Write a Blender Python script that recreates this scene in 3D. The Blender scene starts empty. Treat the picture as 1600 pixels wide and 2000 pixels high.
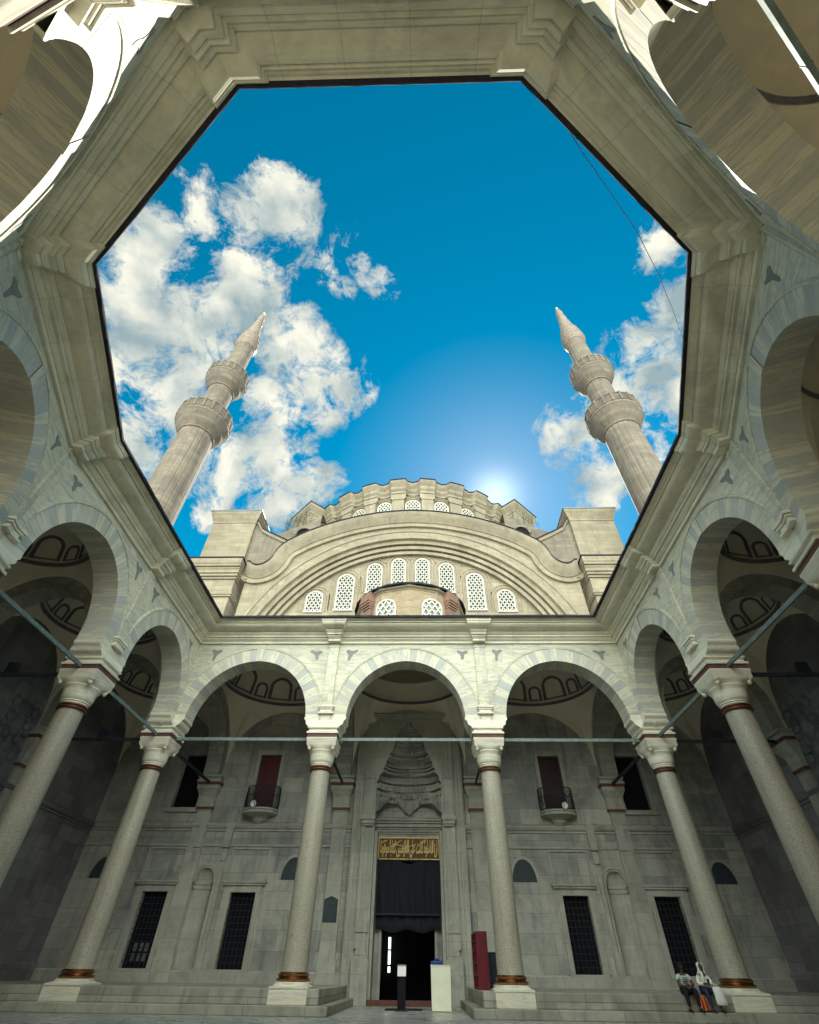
import bpy, math, random
from mathutils import Vector, Matrix, noise as mnoise
R = math.radians
PI = math.pi
rnd = random.Random(7)
scn = bpy.context.scene
col = scn.collection

# ---------------------------------------------------------------- camera
cam_d = bpy.data.cameras.new('camera')
cam = bpy.data.objects.new('camera', cam_d); col.objects.link(cam)
fw = Vector((-0.0222155, 0.6893747, 0.7240642)); rt = Vector((0.9997130, 0.0218142, 0.0099038)); up = Vector((0.0089674, -0.7240764, 0.6896615))
M = Matrix(((rt.x, up.x, -fw.x, 0.8485), (rt.y, up.y, -fw.y, -25.6218), (rt.z, up.z, -fw.z, 0.0), (0, 0, 0, 1)))
cam.matrix_world = M
cam_d.sensor_fit = 'HORIZONTAL'; cam_d.sensor_width = 36.0
cam_d.lens = 36.0*914.31/1600
cam_d.shift_y = -54.67/1600
cam_d.clip_start = 0.05; cam_d.clip_end = 2000
scn.camera = cam

# ---------------------------------------------------------------- exposure
scn.view_settings.view_transform = 'Standard'
scn.view_settings.look = 'None'
scn.view_settings.exposure = 2.15
scn.view_settings.gamma = 1.0
SUN_EL, SUN_AZ = 44.2, 12.7          # degrees; azimuth from +y towards +x
SUN_DIR = Vector((math.sin(R(SUN_AZ))*math.cos(R(SUN_EL)), math.cos(R(SUN_AZ))*math.cos(R(SUN_EL)), math.sin(R(SUN_EL))))

# ---------------------------------------------------------------- world: sky with drifting cumulus
world = bpy.data.worlds.new('World'); scn.world = world; world.use_nodes = True
def make_world():
    nt = world.node_tree; nt.nodes.clear(); L = nt.links
    def N(t, **k):
        n = nt.nodes.new(t)
        for a, b in k.items(): setattr(n, a, b)
        return n
    def math_(op, a, b=None, c=None, clamp=False):
        n = N('ShaderNodeMath', operation=op, use_clamp=clamp)
        for i, v in enumerate((a, b, c)):
            if v is None: continue
            if isinstance(v, (int, float)): n.inputs[i].default_value = v
            else: L.new(v, n.inputs[i])
        return n.outputs[0]
    def vmath(op, a, b=None, s=None):
        n = N('ShaderNodeVectorMath', operation=op)
        for i, v in enumerate((a, b)):
            if v is None: continue
            if isinstance(v, tuple): n.inputs[i].default_value = v
            else: L.new(v, n.inputs[i])
        if s is not None: n.inputs['Scale'].default_value = s
        return n
    def mix(f, a, b, mode='MIX'):
        n = N('ShaderNodeMix', data_type='RGBA', blend_type=mode)
        for i, v in ((0, f), (6, a), (7, b)):
            if isinstance(v, (int, float)): n.inputs[i].default_value = v
            elif isinstance(v, tuple): n.inputs[i].default_value = (*v, 1)
            else: L.new(v, n.inputs[i])
        return n.outputs[2]
    out = N('ShaderNodeOutputWorld'); bg = N('ShaderNodeBackground'); L.new(bg.outputs[0], out.inputs[0])
    sky = N('ShaderNodeTexSky', sky_type='NISHITA', sun_disc=False, sun_elevation=R(SUN_EL), sun_rotation=R(SUN_AZ))
    sky.air_density = 1.0; sky.dust_density = 0.15; sky.ozone_density = 2.5
    geo = N('ShaderNodeTexCoord')
    d = vmath('NORMALIZE', geo.outputs['Generated']).outputs[0]
    # deeper blue than the raw sky, as on a clear autumn day
    hsv = N('ShaderNodeHueSaturation'); hsv.inputs['Hue'].default_value = 0.468; hsv.inputs['Saturation'].default_value = 1.6; hsv.inputs['Value'].default_value = SKY_V
    L.new(sky.outputs[0], hsv.inputs['Color'])
    skyc = hsv.outputs[0]
    # cumulus: fractal noise thresholded by a coverage map in sky directions
    wv = N('ShaderNodeTexNoise'); wv.inputs['Scale'].default_value = 7; wv.inputs['Detail'].default_value = 4
    L.new(d, wv.inputs['Vector'])
    off = vmath('SCALE', vmath('SUBTRACT', wv.outputs['Color'], (.5, .5, .5)).outputs[0], s=0.10).outputs[0]
    dd = vmath('ADD', d, off).outputs[0]
    nz = N('ShaderNodeTexNoise'); nz.inputs['Scale'].default_value = 9.5; nz.inputs['Detail'].default_value = 12; nz.inputs['Roughness'].default_value = 0.70
    L.new(dd, nz.inputs['Vector'])
    cov = None
    for (x, y, z, r, w) in CLOUDS:
        dt = vmath('DOT_PRODUCT', d, (x, y, z)).outputs['Value']
        c = math.cos(r)
        t = math_('MULTIPLY', math_('DIVIDE', math_('SUBTRACT', dt, c), 1-c, clamp=True), w)
        cov = t if cov is None else math_('MAXIMUM', cov, t)
    # added bright cloud bank in the unseen sky behind the camera, lights the facade
    sep = N('ShaderNodeSeparateXYZ'); L.new(d, sep.inputs[0])
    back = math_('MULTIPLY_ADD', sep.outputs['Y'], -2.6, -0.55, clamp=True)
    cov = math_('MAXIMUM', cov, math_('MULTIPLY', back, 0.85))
    dens = math_('ADD', math_('MULTIPLY', cov, 0.92), math_('MULTIPLY_ADD', nz.outputs['Fac'], 4.6, -2.38))
    dens = math_('MULTIPLY_ADD', dens, 1.7, -0.42, clamp=True)
    dens = math_('MULTIPLY', dens, math_('MULTIPLY', cov, 5.0, clamp=True))
    dens = math_('SMOOTH_MIN', dens, 1.0, 0.1)
    n2 = N('ShaderNodeTexNoise'); n2.inputs['Scale'].default_value = 11; n2.inputs['Detail'].default_value = 6
    L.new(vmath('ADD', dd, (.03, -.05, .35)).outputs[0], n2.inputs['Vector'])
    shade = math_('MULTIPLY_ADD', n2.outputs['Fac'], 3.4, -1.2, clamp=True)
    lit = math_('MULTIPLY_ADD', back, BACK_FILL_GAIN, CLOUD_V)
    ccol = mix(shade, (.34, .45, .48), (1.0, .98, .83))
    ccol2 = vmath('SCALE', ccol); L.new(lit, ccol2.inputs['Scale'])
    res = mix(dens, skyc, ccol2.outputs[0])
    # bright haze round the sun
    sd = vmath('DOT_PRODUCT', d, tuple(SUN_DIR)).outputs['Value']
    g1 = math_('POWER', math_('MAXIMUM', sd, 0.0), 900.0)
    g2 = math_('POWER', math_('MAXIMUM', sd, 0.0), 90.0)
    glow = math_('ADD', math_('MULTIPLY', g1, GLOW1), math_('MULTIPLY', g2, GLOW2))
    gc = vmath('SCALE', (1.0, 1.0, .85)); L.new(glow, gc.inputs['Scale'])
    fin = vmath('ADD', res, gc.outputs[0]).outputs[0]
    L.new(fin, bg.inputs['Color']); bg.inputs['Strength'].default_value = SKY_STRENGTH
SKY_STRENGTH = 0.15
SKY_V = 0.212; CLOUD_V = 1.55; BACK_FILL_GAIN = 15.5; GLOW1 = 0.9; GLOW2 = 0.03
CLOUDS = [
    (-0.3716, 0.1769, 0.9114, 0.0457, 1.00),
    (-0.3684, 0.2139, 0.9047, 0.0522, 0.95),
    (-0.3059, 0.2280, 0.9244, 0.0769, 0.90),
    (-0.2351, 0.2186, 0.9471, 0.0961, 1.00),
    (-0.1956, 0.2611, 0.9453, 0.0879, 1.00),
    (-0.2169, 0.2839, 0.9340, 0.0588, 0.90),
    (-0.4660, 0.2452, 0.8501, 0.0998, 1.00),
    (-0.5126, 0.3114, 0.8002, 0.1092, 1.00),
    (-0.4519, 0.3566, 0.8177, 0.1300, 1.00),
    (-0.3230, 0.3303, 0.8869, 0.0984, 1.00),
    (-0.3536, 0.3589, 0.8638, 0.1039, 1.00),
    (-0.5188, 0.4025, 0.7542, 0.1131, 1.00),
    (-0.4701, 0.4882, 0.7353, 0.0995, 1.00),
    (-0.5314, 0.5128, 0.6743, 0.1150, 1.00),
    (-0.3891, 0.4275, 0.8160, 0.0808, 0.80),
    (-0.2626, 0.4410, 0.8582, 0.1061, 1.00),
    (-0.2279, 0.4981, 0.8366, 0.1093, 1.00),
    (-0.1573, 0.5149, 0.8427, 0.0786, 0.95),
    (-0.2978, 0.5132, 0.8049, 0.0876, 0.90),
    (-0.1909, 0.5638, 0.8036, 0.0524, 0.70),
    (-0.3858, 0.5917, 0.7078, 0.1090, 1.00),
    (-0.2945, 0.6376, 0.7119, 0.1221, 1.00),
    (-0.2150, 0.6835, 0.6976, 0.0859, 0.95),
    (-0.4290, 0.6016, 0.6738, 0.0693, 0.90),
    (-0.2949, 0.6867, 0.6644, 0.0959, 1.00),
    (-0.4125, 0.6644, 0.6232, 0.0466, 0.90),
    (-0.2455, 0.7152, 0.6544, 0.0650, 0.90),
    (-0.1350, 0.3233, 0.9366, 0.0550, 0.62),
    (-0.0721, 0.3480, 0.9347, 0.0436, 0.60),
    (0.4167, 0.2674, 0.8688, 0.0577, 0.85),
    (0.4540, 0.3537, 0.8178, 0.0625, 0.90),
    (0.4236, 0.4388, 0.7925, 0.0914, 1.00),
    (0.3592, 0.5088, 0.7824, 0.0885, 1.00),
    (0.3087, 0.5838, 0.7509, 0.0879, 1.00),
    (0.3545, 0.6359, 0.6855, 0.0793, 1.00),
    (0.4553, 0.4866, 0.7456, 0.0987, 1.00),
    (0.2808, 0.5969, 0.7516, 0.0544, 0.90),
    (0.4047, 0.5699, 0.7151, 0.0856, 1.00),
    (0.3715, 0.4490, 0.8127, 0.0651, 0.70),
]
make_world()

sun_d = bpy.data.lights.new('sun', 'SUN'); sun_d.energy = 2.0; sun_d.angle = R(0.5); sun_d.color = (1.0, 0.93, 0.80)
sun = bpy.data.objects.new('sun', sun_d); col.objects.link(sun)
sun.rotation_euler = (-SUN_DIR).to_track_quat('-Z', 'Y').to_euler()

# ---------------------------------------------------------------- materials
MATS = {}
def nodes(name):
    m = bpy.data.materials.new(name); m.use_nodes = True
    nt = m.node_tree; b = nt.nodes['Principled BSDF']
    MATS[name] = m
    return m, nt, b
def new(nt, t, **k):
    n = nt.nodes.new(t)
    for a, v in k.items(): setattr(n, a, v)
    return n
def coords(nt, scale=(1, 1, 1)):
    tc = new(nt, 'ShaderNodeTexCoord'); oi = new(nt, 'ShaderNodeObjectInfo')
    sc = new(nt, 'ShaderNodeVectorMath', operation='SCALE'); sc.inputs[0].default_value = (37, 53, 0)
    nt.links.new(oi.outputs['Random'], sc.inputs['Scale'])
    ad = new(nt, 'ShaderNodeVectorMath', operation='ADD')
    nt.links.new(tc.outputs['Object'], ad.inputs[0]); nt.links.new(sc.outputs[0], ad.inputs[1])
    mp = new(nt, 'ShaderNodeMapping'); mp.inputs['Scale'].default_value = scale
    nt.links.new(ad.outputs[0], mp.inputs[0])
    return mp.outputs[0]
def noise(nt, vec, scale, detail=6, rough=.55, dist=0):
    n = new(nt, 'ShaderNodeTexNoise'); n.inputs['Scale'].default_value = scale; n.inputs['Detail'].default_value = detail
    n.inputs['Roughness'].default_value = rough; n.inputs['Distortion'].default_value = dist
    nt.links.new(vec, n.inputs['Vector']); return n.outputs['Fac']
def ramp(nt, fac, stops):
    n = new(nt, 'ShaderNodeValToRGB'); e = n.color_ramp.elements
    while len(e) < len(stops): e.new(.5)
    for el, (p, c) in zip(e, stops):
        el.position = p; el.color = (*c, 1) if len(c) == 3 else c
    nt.links.new(fac, n.inputs[0]); return n.outputs[0]
def mixc(nt, f, a, b, mode='MIX'):
    n = new(nt, 'ShaderNodeMix', data_type='RGBA', blend_type=mode)
    for i, v in ((0, f), (6, a), (7, b)):
        if isinstance(v, (int, float)): n.inputs[i].default_value = v
        elif isinstance(v, tuple): n.inputs[i].default_value = (*v, 1)
        else: nt.links.new(v, n.inputs[i])
    return n.outputs[2]
def mth(nt, op, a, b=0.0, clamp=False):
    n = new(nt, 'ShaderNodeMath', operation=op, use_clamp=clamp)
    for i, v in enumerate((a, b)):
        if isinstance(v, (int, float)): n.inputs[i].default_value = v
        else: nt.links.new(v, n.inputs[i])
    return n.outputs[0]
def bump(nt, b, h, strength=.3, dist=.02):
    n = new(nt, 'ShaderNodeBump'); n.inputs['Strength'].default_value = strength; n.inputs['Distance'].default_value = dist
    nt.links.new(h, n.inputs['Height']); nt.links.new(n.outputs[0], b.inputs['Normal'])
def wallvec(nt):
    """(horizontal run, height) of a wall whatever way it faces"""
    tc = new(nt, 'ShaderNodeTexCoord'); s = new(nt, 'ShaderNodeSeparateXYZ'); nt.links.new(tc.outputs['Object'], s.inputs[0])
    g = new(nt, 'ShaderNodeNewGeometry'); vt = new(nt, 'ShaderNodeVectorTransform', vector_type='NORMAL', convert_from='WORLD', convert_to='OBJECT')
    nt.links.new(g.outputs['True Normal'], vt.inputs[0]); sn = new(nt, 'ShaderNodeSeparateXYZ'); nt.links.new(vt.outputs[0], sn.inputs[0])
    ax = mth(nt, 'GREATER_THAN', mth(nt, 'ABSOLUTE', sn.outputs['X']), 0.7)
    n = new(nt, 'ShaderNodeMix', data_type='FLOAT'); nt.links.new(ax, n.inputs[0]); nt.links.new(s.outputs['X'], n.inputs[2]); nt.links.new(s.outputs['Y'], n.inputs[3])
    c = new(nt, 'ShaderNodeCombineXYZ'); nt.links.new(n.outputs[0], c.inputs[0]); nt.links.new(s.outputs['Z'], c.inputs[1])
    return c.outputs[0]
def brick(nt, vec, bw, bh, mortar=.012, offs=.5):
    n = new(nt, 'ShaderNodeTexBrick'); nt.links.new(vec, n.inputs['Vector'])
    n.inputs['Scale'].default_value = 1; n.inputs['Brick Width'].default_value = bw; n.inputs['Row Height'].default_value = bh
    n.inputs['Mortar Size'].default_value = mortar; n.inputs['Mortar Smooth'].default_value = .4; n.inputs['Bias'].default_value = 0
    n.inputs['Color1'].default_value = (0, 0, 0, 1); n.inputs['Color2'].default_value = (1, 1, 1, 1); n.inputs['Mortar'].default_value = (.5, .5, .5, 1)
    n.offset = offs; n.squash = 1
    return n.outputs['Color'], n.outputs['Fac']

def marble(name, light, grey, vein=1.0, courses=True, rough=.55, streak=(.45, .45, 4.6), dirt=.35, uv=False, blocks=False):
    m, nt, b = nodes(name); L = nt.links
    v = coords(nt, streak); v1 = coords(nt)
    if uv:
        u_ = new(nt, 'ShaderNodeUVMap', uv_map='stone'); mp = new(nt, 'ShaderNodeMapping'); mp.inputs['Scale'].default_value = (5.5, .55, 1); L.new(u_.outputs[0], mp.inputs[0]); v = mp.outputs[0]
    n1 = noise(nt, v, 1.1, 8, .6, .7)
    c = ramp(nt, n1, [(.30, tuple(x*.88 for x in light)), (.46, light), (.53, tuple(.25*a+.75*g for a, g in zip(light, grey))), (.58, light), (.78, tuple(x*.93 for x in light))])
    c = mixc(nt, 1-vein, c, light) if vein < 1 else c
    at = new(nt, 'ShaderNodeAttribute', attribute_name='tone')
    c = mixc(nt, at.outputs['Fac'], c, mixc(nt, noise(nt, v, 1.7, 6), grey, tuple(x*1.35 for x in grey)))
    h = n1
    if blocks:
        bc, bf = brick(nt, wallvec(nt), 1.45, 60, .006)
        c = mixc(nt, mth(nt, 'MULTIPLY', bc, .30), c, tuple(x*.62 for x in light))
        c = mixc(nt, mth(nt, 'MULTIPLY', bf, .6), c, tuple(x*.3 for x in grey))
    if courses:
        bc, bf = brick(nt, wallvec(nt), 1.5, .52, .008)
        c = mixc(nt, mth(nt, 'MULTIPLY', bc, .16), c, tuple(x*.72 for x in light))
        c = mixc(nt, mth(nt, 'MULTIPLY', bf, .45), c, tuple(x*.35 for x in grey))
        h = mth(nt, 'SUBTRACT', mth(nt, 'MULTIPLY', n1, .3), bf)
    dn = ramp(nt, noise(nt, v1, .55, 9, .68, .6), [(.46, (0, 0, 0)), (.72, (1, 1, 1))])
    c = mixc(nt, mth(nt, 'MULTIPLY', dn, dirt), c, (.10, .095, .085))
    L.new(c, b.inputs['Base Color']); b.inputs['Roughness'].default_value = rough; b.inputs['Specular IOR Level'].default_value = .3
    bump(nt, b, h, .25, .012)
    return m
WARM = (.65, .615, .47)
marble('marble', WARM, (.33, .36, .35), courses=True)
marble('marble_arch', WARM, (.335, .345, .32), courses=False, dirt=.16, uv=True)
marble('marble_shade', (.38, .365, .29), (.20, .21, .205), courses=False, dirt=.45)  # darker marble copy, the gallery's shade put into the colour
marble('marble_cornice', (.72, .685, .53), (.48, .475, .40), vein=.55, courses=False, streak=(.3, .3, 3), dirt=.45, blocks=True)
marble('marble_white', (.74, .70, .55), (.52, .52, .46), courses=False, rough=.4, dirt=.12)
marble('inlay', (.235, .24, .225), (.17, .175, .17), courses=False, dirt=.1)

def ashlar(name, c1, c2, joint, bw, bh, stain=.4, mortar=.012, rough=.8, blotch=(.10, .095, .09)):
    m, nt, b = nodes(name); L = nt.links
    bc, bf = brick(nt, wallvec(nt), bw, bh, mortar)
    v = coords(nt); vs = coords(nt, (.3, .3, 1.6))
    c = mixc(nt, bc, c1, c2)
    c = mixc(nt, mth(nt, 'MULTIPLY', ramp(nt, noise(nt, vs, 1.6, 9, .65, 1.0), [(.38, (0, 0, 0)), (.66, (1, 1, 1))]), .45), c, tuple(x*.66 for x in c1))
    st = ramp(nt, noise(nt, v, .5, 10, .7, .8), [(.45, (0, 0, 0)), (.70, (1, 1, 1))])
    c = mixc(nt, mth(nt, 'MULTIPLY', st, stain), c, blotch)
    sk = ramp(nt, noise(nt, coords(nt, (2.2, 2.2, .22)), 1.0, 7, .65, .4), [(.50, (0, 0, 0)), (.74, (1, 1, 1))])
    c = mixc(nt, mth(nt, 'MULTIPLY', sk, stain*.9), c, tuple(x*.8 for x in blotch))
    spk = ramp(nt, noise(nt, v, 7, 6, .7), [(.62, (0, 0, 0)), (.70, (1, 1, 1))])
    c = mixc(nt, mth(nt, 'MULTIPLY', spk, stain*.5), c, blotch)
    c = mixc(nt, mth(nt, 'MULTIPLY', bf, .7), c, joint)
    L.new(c, b.inputs['Base Color']); b.inputs['Roughness'].default_value = rough; b.inputs['Specular IOR Level'].default_value = .2
    bump(nt, b, mth(nt, 'SUBTRACT', mth(nt, 'MULTIPLY', noise(nt, v, 9, 8, .7), .5), bf), .5, .02)
    return m
ashlar('limestone', (.37, .32, .225), (.28, .24, .17), (.17, .14, .10), 1.15, .42, .45, blotch=(.14, .12, .095))
ashlar('limestone_plain', (.37, .32, .23), (.30, .26, .185), (.24, .20, .14), 1.5, 3.0, .5, .006, blotch=(.14, .12, .095))
ashlar('limestone_dark', (.27, .23, .17), (.20, .175, .13), (.10, .09, .08), .9, .40, .65)
ashlar('porch_wall', (.50, .50, .425), (.31, .32, .30), (.09, .09, .10), 1.9, .78, .62, .008, .6, (.095, .095, .11))
ashlar('porch_trim', (.49, .49, .41), (.40, .40, .345), (.15, .15, .14), 2.3, 1.2, .45, .005, .6, (.13, .13, .13))
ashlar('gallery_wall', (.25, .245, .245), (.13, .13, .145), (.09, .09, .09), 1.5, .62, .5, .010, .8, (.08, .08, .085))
ashlar('rubble_brick', (.42, .33, .21), (.30, .21, .13), (.36, .32, .24), .42, .16, .25, .02)
ashlar('red_brick', (.36, .22, .15), (.27, .15, .11), (.14, .09, .07), .3, .09, .3, .012)
ashlar('podium_stone', (.42, .41, .33), (.32, .315, .26), (.07, .07, .065), 2.2, .6, .6, .010, .55)
ashlar('minaret_stone', (.265, .22, .165), (.19, .155, .12), (.10, .085, .07), 1.0, .6, .7, .012)

def simple(name, c, rough=.6, metal=0, var=.25, scale=6, bumpy=.1, spec=.3):
    m, nt, b = nodes(name); v = coords(nt)
    n = noise(nt, v, scale, 8, .65)
    cc = ramp(nt, n, [(.3, tuple(x*(1-var) for x in c)), (.7, tuple(min(1, x*(1+var)) for x in c))])
    nt.links.new(cc, b.inputs['Base Color']); b.inputs['Roughness'].default_value = rough; b.inputs['Metallic'].default_value = metal
    b.inputs['Specular IOR Level'].default_value = spec
    if bumpy: bump(nt, b, n, bumpy, .01)
    return m
simple('plaster', (.72, .67, .54), .9, var=.10, scale=1.2)
simple('plaster_dim', (.55, .51, .42), .9, var=.14, scale=1.4)  # plaster darkened for the diaphragm walls, their shade put into the colour
simple('painted_dark', (.15, .14, .16), .8, var=.3, scale=5)
simple('painted_grey', (.30, .29, .26), .9, var=.15, scale=3)
simple('brass', (.34, .16, .075), .22, .95, .3, 9, .15)
simple('old_copper', (.15, .065, .045), .42, .6, .4, 14, .2)
simple('red_paint', (.13, .055, .045), .6, 0, .35, 8)
simple('patina_iron', (.15, .195, .185), .6, .2, .35, 5, .2)
simple('dark_iron', (.025, .027, .035), .6, .3, .3, 7)
simple('lead', (.030, .030, .040), .85, 0, .35, 3, .3, .08)
simple('lead_roof', (.20, .21, .22), .55, .3, .25, 1.5, .2)
simple('curtain', (.010, .012, .020), .75, 0, .4, 5, .2)
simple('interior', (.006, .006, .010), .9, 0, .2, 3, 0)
simple('dark_glass', (.015, .017, .025), .15, 0, .3, 2, 0, .5)
simple('grey_glass', (.16, .18, .18), .15, 0, .35, 3, 0, .5)
simple('lattice_white', (.58, .57, .48), .7, 0, .12, 4)
simple('red_wood', (.085, .012, .016), .5, 0, .35, 5)
simple('red_wood_dark', (.035, .008, .011), .5, 0, .35, 5)
simple('cabinet_red', (.12, .012, .022), .45, 0, .2, 3)
simple('white_panel', (.78, .80, .62), .5, 0, .05, 3)
simple('paper_white', (.85, .84, .80), .6, 0, .03, 3)
simple('blue_plastic', (.015, .04, .17), .35, 0, .25, 9)
simple('mat_black', (.015, .014, .018), .9, 0, .4, 30)
simple('gold', (.85, .62, .22), .4, .15, .2, 8)
simple('panel_brown', (.12, .075, .035), .6, 0, .35, 9)
simple('slate', (.035, .05, .062), .5, 0, .3, 9)
simple('slate_mark', (.085, .11, .12), .6, 0, .2, 9)
simple('plant_green', (.055, .075, .03), .8, 0, .4, 4)
simple('plastic_white', (.7, .7, .66), .4, 0, .05, 4)
simple('skin_brown', (.10, .05, .032), .55, 0, .15, 9)
simple('cloth_black', (.012, .013, .018), .85, 0, .3, 20)
simple('cloth_jeans', (.022, .032, .085), .85, 0, .3, 20)
simple('cloth_white', (.74, .74, .66), .85, 0, .08, 20)
simple('cloth_mint', (.45, .55, .47), .85, 0, .12, 12)
simple('cloth_orange', (.62, .13, .04), .7, 0, .2, 9)
simple('hair_black', (.012, .010, .010), .6, 0, .3, 30)
simple('spire_lead', (.25, .195, .155), .6, 0, .25, 2, .2)
def granite():
    m, nt, b = nodes('granite'); v = coords(nt)
    sp = ramp(nt, noise(nt, v, 55, 2, .5), [(.36, (.13, .12, .10)), (.45, (.36, .345, .265)), (.58, (.42, .40, .31)), (.70, (.54, .51, .40))])
    c = mixc(nt, mth(nt, 'MULTIPLY', ramp(nt, noise(nt, v, .9, 7, .6), [(.4, (0, 0, 0)), (.7, (1, 1, 1))]), .35), sp, (.28, .25, .19))
    c = mixc(nt, mth(nt, 'MULTIPLY', ramp(nt, noise(nt, coords(nt, (3, 3, .25)), 1.2, 7, .65), [(.5, (0, 0, 0)), (.75, (1, 1, 1))]), .55), c, (.17, .15, .12))
    pit = ramp(nt, noise(nt, v, 5, 3, .5), [(.70, (0, 0, 0)), (.74, (1, 1, 1))])
    c = mixc(nt, mth(nt, 'MULTIPLY', pit, .5), c, (.12, .11, .10))
    nt.links.new(c, b.inputs['Base Color']); b.inputs['Roughness'].default_value = .45
    bump(nt, b, noise(nt, v, 40, 4), .08, .01)
granite()
def paving():
    m, nt, b = nodes('paving'); v = coords(nt)
    tc = new(nt, 'ShaderNodeTexCoord')
    bc, bf = brick(nt, tc.outputs['Object'], 1.7, .95, .012)
    c = mixc(nt, bc, (.44, .44, .39), (.34, .35, .33))
    c = mixc(nt, mth(nt, 'MULTIPLY', ramp(nt, noise(nt, v, .8, 9, .68, .7), [(.42, (0, 0, 0)), (.7, (1, 1, 1))]), .5), c, (.12, .13, .14))
    c = mixc(nt, mth(nt, 'MULTIPLY', bf, .7), c, (.06, .06, .06))
    nt.links.new(c, b.inputs['Base Color']); nt.links.new(ramp(nt, noise(nt, v, 1.5, 6), [(.35, (.22,)*3), (.7, (.5,)*3)]), b.inputs['Roughness'])
    bump(nt, b, mth(nt, 'SUBTRACT', mth(nt, 'MULTIPLY', noise(nt, v, 5, 6), .15), bf), .2, .008)
paving()

# ---------------------------------------------------------------- mesh helpers
class MB:
    def __init__(s): s.v = []; s.f = []; s.m = []; s.t = []; s.mi = 0; s.tone = 0.0; s.uv = {}
    def add(s, vs, fs, mi=None, tone=None, uv=None):
        if uv: s.uv[len(s.f)] = uv
        o = len(s.v); s.v += [tuple(p) for p in vs]
        for f in fs:
            s.f.append(tuple(o+i for i in f)); s.m.append(s.mi if mi is None else mi); s.t.append(s.tone if tone is None else tone)
        return s
    def quad(s, a, b, c, d, **k): return s.add([a, b, c, d], [(0, 1, 2, 3)], **k)
    def box(s, x0, x1, y0, y1, z0, z1, **k):
        v = [(x, y, z) for z in (z0, z1) for y in (y0, y1) for x in (x0, x1)]
        return s.add(v, [(0, 2, 3, 1), (4, 5, 7, 6), (0, 1, 5, 4), (2, 6, 7, 3), (1, 3, 7, 5), (0, 4, 6, 2)], **k)
    def hexa(s, bot, top, **k):
        n = len(bot); v = list(bot)+list(top)
        f = [tuple(reversed(range(n))), tuple(range(n, 2*n))]+[(i, (i+1) % n, n+(i+1) % n, n+i) for i in range(n)]
        return s.add(v, f, **k)
    def prism(s, poly, axis, a0, a1, **k):
        """poly of 2d points extruded along an axis; axis 'y': poly=(x,z), 'z': poly=(x,y), 'x': poly=(y,z)"""
        def P(p, a): return (p[0], a, p[1]) if axis == 'y' else (p[0], p[1], a) if axis == 'z' else (a, p[0], p[1])
        return s.hexa([P(p, a0) for p in poly], [P(p, a1) for p in poly], **k)
    def lathe(s, prof, n=32, c=(0, 0), a0=0.0, a1=2*PI, rfun=None, cap=True, **k):
        full = abs(a1-a0-2*PI) < 1e-6; m = n if full else n+1
        vs = []
        for (r, z) in prof:
            for i in range(m):
                a = a0+(a1-a0)*i/n; rr = r*(rfun(a, z) if rfun else 1)
                vs.append((c[0]+rr*math.cos(a), c[1]+rr*math.sin(a), z))
        fs = []
        for j in range(len(prof)-1):
            for i in range(n):
                i2 = (i+1) % m
                fs.append((j*m+i, j*m+i2, (j+1)*m+i2, (j+1)*m+i))
        if cap and full:
            if prof[0][0] > 1e-4: fs.append(tuple(reversed(range(m))))
            if prof[-1][0] > 1e-4: fs.append(tuple((len(prof)-1)*m+i for i in range(m)))
        return s.add(vs, fs, **k)
    def loft(s, rows, closed=False, **k):
        n = len(rows[0]); vs = [p for r in rows for p in r]; fs = []
        for j in range(len(rows)-1):
            for i in range(n if closed else n-1):
                i2 = (i+1) % n
                fs.append((j*n+i, j*n+i2, (j+1)*n+i2, (j+1)*n+i))
        return s.add(vs, fs, **k)
    def tube(s, pts, r, n=8, **k):
        pts = [Vector(p) for p in pts]; rows = []
        for i, p in enumerate(pts):
            t = (pts[min(i+1, len(pts)-1)]-pts[max(i-1, 0)]).normalized()
            a = t.cross(Vector((0, 0, 1)) if abs(t.z) < .9 else Vector((1, 0, 0))).normalized(); b = t.cross(a)
            rr = r[i] if isinstance(r, (list, tuple)) else r
            rows.append([p+(a*math.cos(2*PI*j/n)+b*math.sin(2*PI*j/n))*rr for j in range(n)])
        s.loft(rows, True, **k)
        o = len(s.v)-n*len(pts)
        s.f.append(tuple(reversed([o+i for i in range(n)]))); s.m.append(s.mi); s.t.append(s.tone)
        o = len(s.v)-n
        s.f.append(tuple(o+i for i in range(n))); s.m.append(s.mi); s.t.append(s.tone)
        return s
    def xf(s, fn, start=0):
        s.v = s.v[:start]+[tuple(fn(*p)) for p in s.v[start:]]; return s
    def build(s, name, mats, parent=None, smooth=None, bevel=0):
        if not isinstance(mats, (list, tuple)): mats = [mats]
        me = bpy.data.meshes.new(name); me.from_pydata(s.v, [], s.f)
        for m in mats: me.materials.append(MATS[m])
        me.polygons.foreach_set('material_index', s.m)
        if any(s.t):
            at = me.attributes.new('tone', 'FLOAT', 'FACE'); at.data.foreach_set('value', s.t)
        if smooth is not None:
            me.polygons.foreach_set('use_smooth', [True]*len(s.f)); me.set_sharp_from_angle(angle=R(smooth))
        if s.uv:
            lay = me.uv_layers.new(name='stone')
            for p in me.polygons:
                if p.index in s.uv:
                    for li, q in zip(p.loop_indices, s.uv[p.index]): lay.data[li].uv = q
        me.update()
        o = bpy.data.objects.new(name, me); col.objects.link(o)
        if parent: o.parent = parent
        if bevel:
            b = o.modifiers.new('bevel', 'BEVEL'); b.width = bevel; b.segments = 2; b.limit_method = 'ANGLE'
        return o
def thing(name, label, cat, loc=(0, 0, 0), rz=0, group=None):
    o = bpy.data.objects.new(name, None); col.objects.link(o); o.location = loc; o.rotation_euler = (0, 0, rz)
    o['label'] = label; o['category'] = cat
    if group: o['group'] = group
    return o
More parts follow.
